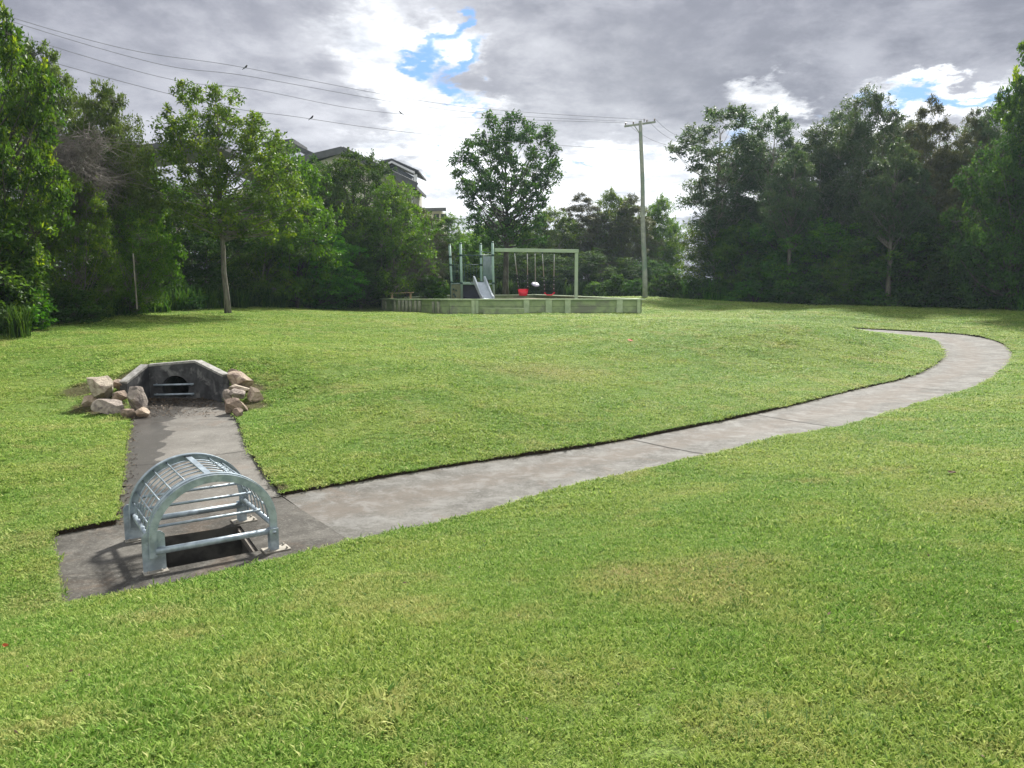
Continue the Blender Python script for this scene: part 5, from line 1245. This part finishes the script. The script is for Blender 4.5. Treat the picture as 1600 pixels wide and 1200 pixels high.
# tuft prototypes live in the same mesh as the points
TV, TF, tid, ttone = [], [], [], []
NV = 6
for k in range(NV):
    nb = 16
    for _ in range(nb):
        a = rg.uniform(0, 6.28); rr_ = .032*math.sqrt(rg.uniform()); bx, by_ = rr_*math.cos(rg.uniform(0, 6.28)), rr_*math.sin(rg.uniform(0, 6.28))
        Lb = rg.uniform(.010, .025); ln = rg.uniform(.5, 1.35); w_ = rg.uniform(.0014, .0027); dx, dy = math.cos(a), math.sin(a); sx_, sy_ = -dy, dx; b = len(TV)
        pts3 = ((0, 0, 1), (.45*ln, .55, 1), (1.0*ln, .80 if ln > .7 else 1, 0))
        for (h_, v_, ww) in pts3[:2]:
            for sg in (-1, 1): TV.append((bx+dx*Lb*h_+sx_*w_*sg*ww, by_+dy*Lb*h_+sy_*w_*sg*ww, Lb*v_))
        TV.append((bx+dx*Lb*pts3[2][0], by_+dy*Lb*pts3[2][0], Lb*pts3[2][1])); TF += [(b, b+1, b+3, b+2), (b+2, b+3, b+4)]; tid += [k]*5; ttone += [rg.uniform()]*5
nt = len(TV)
me = bpy.data.meshes.new('grass'); allV = np.concatenate([np.array(TV), np.stack([S[:, 0], S[:, 1], zz], 1)])
me.from_pydata([], [], []); me.vertices.add(len(allV)); me.vertices.foreach_set('co', allV.ravel())
lt = np.array([len(f_) for f_ in TF], dtype=np.int32); li = np.array([i for f_ in TF for i in f_], dtype=np.int32)
me.loops.add(len(li)); me.loops.foreach_set('vertex_index', li); me.polygons.add(len(TF)); me.polygons.foreach_set('loop_start', np.r_[0, np.cumsum(lt)[:-1]].astype(np.int32)); me.polygons.foreach_set('loop_total', lt); me.update()
def att(name, typ, vals):
    a = me.attributes.new(name, typ, 'POINT'); a.data.foreach_set('value' if typ != 'FLOAT_VECTOR' else 'vector', vals)
att('tid', 'INT', np.r_[np.array(tid, dtype=np.int32), np.full(n, -1, dtype=np.int32)])
att('tone', 'FLOAT', np.r_[np.array(ttone, dtype=np.float32), np.full(n, .5, dtype=np.float32)]); vi_ = np.r_[np.zeros(nt, dtype=np.int32), rg.integers(0, NV, n).astype(np.int32)]; att('vid', 'INT', vi_)
rot = np.zeros((nt+n, 3)); rot[nt:, 2] = rg.uniform(0, 6.28, n); rot[nt:, 0] = rg.normal(0, .15, n); att('rot', 'FLOAT_VECTOR', rot.ravel().astype(np.float32))
scl = np.ones((nt+n, 3)); wide = np.clip(S[:, 2]/4.5, 1, 10)**.55; base_s = np.exp(rg.normal(0, .25, n))*(1+.18*patch)*(.92+.22*np.sin(S[:, 0]*9+3*np.sin(S[:, 1]*5))*np.sin(S[:, 1]*11+2*np.sin(S[:, 0]*7))); scl[nt:, 0] = base_s*wide; scl[nt:, 1] = base_s*wide; scl[nt:, 2] = base_s*.88
att('scl', 'FLOAT_VECTOR', scl.ravel().astype(np.float32)); me.materials.append(m_blade)
grass = bpy.data.objects.new('grass', me); C.objects.link(grass); tag(grass, 'short mown green lawn grass with yellowish worn patches', 'grass', kind='stuff')
ng = bpy.data.node_groups.new('grass_scatter', 'GeometryNodeTree')
ng.interface.new_socket('Geometry', in_out='INPUT', socket_type='NodeSocketGeometry'); ng.interface.new_socket('Geometry', in_out='OUTPUT', socket_type='NodeSocketGeometry')
gi = ng.nodes.new('NodeGroupInput'); go = ng.nodes.new('NodeGroupOutput')
def named(nm, ty):
    x = ng.nodes.new('GeometryNodeInputNamedAttribute'); x.data_type = ty; x.inputs['Name'].default_value = nm; return x.outputs['Attribute']
def cmpi(sock, v):
    x = ng.nodes.new('FunctionNodeCompare'); x.data_type = 'INT'; x.operation = 'EQUAL'; ng.links.new(sock, x.inputs[2]); x.inputs[3].default_value = v; return x.outputs[0]
jn = ng.nodes.new('GeometryNodeJoinGeometry'); ta = named('tid', 'INT')
for k in range(NV):
    sp_ = ng.nodes.new('GeometryNodeSeparateGeometry'); sp_.domain = 'POINT'; ng.links.new(gi.outputs[0], sp_.inputs[0]); ng.links.new(cmpi(ta, k), sp_.inputs[1])
    g2i = ng.nodes.new('GeometryNodeGeometryToInstance'); ng.links.new(sp_.outputs[0], g2i.inputs[0]); ng.links.new(g2i.outputs[0], jn.inputs[0])
sp_ = ng.nodes.new('GeometryNodeSeparateGeometry'); sp_.domain = 'POINT'; ng.links.new(gi.outputs[0], sp_.inputs[0]); ng.links.new(cmpi(ta, -1), sp_.inputs[1])
iop = ng.nodes.new('GeometryNodeInstanceOnPoints'); ng.links.new(sp_.outputs[0], iop.inputs['Points']); ng.links.new(jn.outputs[0], iop.inputs['Instance'])
iop.inputs['Pick Instance'].default_value = True; ng.links.new(named('vid', 'INT'), iop.inputs['Instance Index'])
ng.links.new(named('rot', 'FLOAT_VECTOR'), iop.inputs['Rotation']); ng.links.new(named('scl', 'FLOAT_VECTOR'), iop.inputs['Scale']); ng.links.new(iop.outputs[0], go.inputs[0])
md = grass.modifiers.new('scatter', 'NODES'); md.node_group = ng
print('tufts', n)

# ---------------------------------------------------------------- small litter
def dry_leaf(px, py, size, mt, label, seed):
    rg = random.Random(seed); z = .3
    for _ in range(30):
        p = pz(px, py, z); z = .7*z+.3*(Tz(p[0], p[1])+.06)
    p = pz(px, py, z); V = []; N = 5
    for i in range(N):
        s_ = i/(N-1); wd = size*.45*math.sin(math.pi*min(.98, s_+.04)); V += [(s_*size-size/2, -wd, .01+.25*size*abs(s_-.5)), (s_*size-size/2, 0, .0+.2*size*abs(s_-.5)), (s_*size-size/2, wd, .012+.3*size*abs(s_-.5))]
    o = mesh_from('fallen_leaf', V, [f_ for i in range(N-1) for f_ in ((3*i, 3*i+1, 3*i+4, 3*i+3), (3*i+1, 3*i+2, 3*i+5, 3*i+4))], mt); o.location = p; o.rotation_euler = (rg.uniform(-.4, .4), rg.uniform(-.3, .3), rg.uniform(0, 6))
    tag(o, label, 'leaf', 'fallen leaves on the lawn')
dry_leaf(985, 533, .22, m_litter, 'red orange leaf on the lawn below the right end of the platform', 1)
dry_leaf(8, 1010, .03, m_litter, 'orange leaf in the foreground grass at the left edge of the photo', 2)
dry_leaf(1487, 739, .08, m_stick, 'dark brown leaf on the grass in front of the path bend', 3)

rg = np.random.default_rng(5); P_, A_, N_, L2, W2_, T_ = [], [], [], [], [], []
for i in range(1500):
    u = rg.uniform(0, 1)**1.3; v_ = rg.uniform(0, 1)**2.2
    a = lerp(HW['p1'], HW['p2']+np.array([.45, -.1, 0]), u); b = lerp(np.array(ch_left[-2]), np.array(ch_right[-2]), u*.8); p = lerp(a, b, v_)
    P_.append((p[0], p[1]-.03, chz(p[1])+.012+rg.uniform(0, .02)))
for i in range(500):
    u = rg.uniform(); k = min(len(ch_left)-2, int(u*(len(ch_left)-1))); p = lerp(np.array(ch_left[k]), np.array(ch_left[k+1]), rg.uniform()); P_.append((p[0]+abs(rg.normal(0, .07)), p[1], chz(p[1])+.01))
n = len(P_); ax = unit(np.stack([rg.normal(size=n), rg.normal(size=n), rg.normal(0, .15, n)], 1)); nn = unit(rg.normal(size=(n, 3))*.3+np.array([0, 0, 1.]))
me = leaves_mesh(np.array(P_), ax, nn, rg.uniform(.02, .06, n), rg.uniform(.01, .025, n), rg.uniform(0, 1, n)); me.materials.append(simple('wet_leaf_litter', (.03, .02, .012), (.12, .085, .05), 18, .8))
o = bpy.data.objects.new('leaf_litter', me); C.objects.link(o); tag(o, 'brown leaf litter washed up at the foot of the headwall', 'litter', kind='stuff')

# longer coarse grass clumps and weeds in the foreground
rg = np.random.default_rng(41); sp = []
for (qx, qy, k_, r_) in ((1375, 1172, 150, .11), (1290, 1150, 60, .07), (1180, 1165, 50, .08), (1450, 1120, 40, .07)):
    z_ = .5
    for _ in range(20): p = pz(qx, qy, z_); z_ = .7*z_+.3*Tz(p[0], p[1])
    for _ in range(k_): q = p[:2]+rg.normal(0, r_, 2); sp.append((q[0], q[1], 1.))
o = strap_mesh('grass_clumps', sp, .035, .075, L_weed, 17, .005); o.location.z = .03; tag(o, 'longer pale green grass clumps in the foreground lawn', 'grass', kind='stuff')
P_ = []
while len(P_) < 420:
    x, y = rg.uniform(-9, 12), 2.2+18*rg.uniform()**1.5
    if abs(x) > y*.75 or inpoly(np.array([x]), np.array([y]), cut)[0]: continue
    P_.append((x, y, Tz(x, y)+.055))
n = len(P_); ax = unit(np.stack([rg.normal(size=n), rg.normal(size=n), rg.normal(0, .3, n)], 1)); nn = unit(rg.normal(size=(n, 3))*.5+np.array([0, 0, 1.])); me = leaves_mesh(np.array(P_), ax, nn, rg.uniform(.012, .04, n), rg.uniform(.006, .015, n), rg.uniform(0, 1, n)); me.materials.append(m_stick)
o = bpy.data.objects.new('dry_litter', me); C.objects.link(o); tag(o, 'tiny dry leaf fragments scattered over the lawn', 'litter', kind='stuff')
# ---------------------------------------------------------------- haze
mb = MB(); mb.box(-260, 260, -60, 260, -3.0, 24); hz = mb.build('haze', None)
mh = bpy.data.materials.new('haze'); mh.use_nodes = True; t = NT(mh.node_tree); t.n.clear(); o_ = t.add('ShaderNodeOutputMaterial'); pv_ = t.add('ShaderNodeVolumePrincipled')
pv_.inputs['Density'].default_value = .0004; pv_.inputs['Color'].default_value = (.70, .88, 1, 1); pv_.inputs['Anisotropy'].default_value = .3; t.l.new(pv_.outputs[0], o_.inputs['Volume']); hz.data.materials.append(mh); tag(hz, kind='stuff')
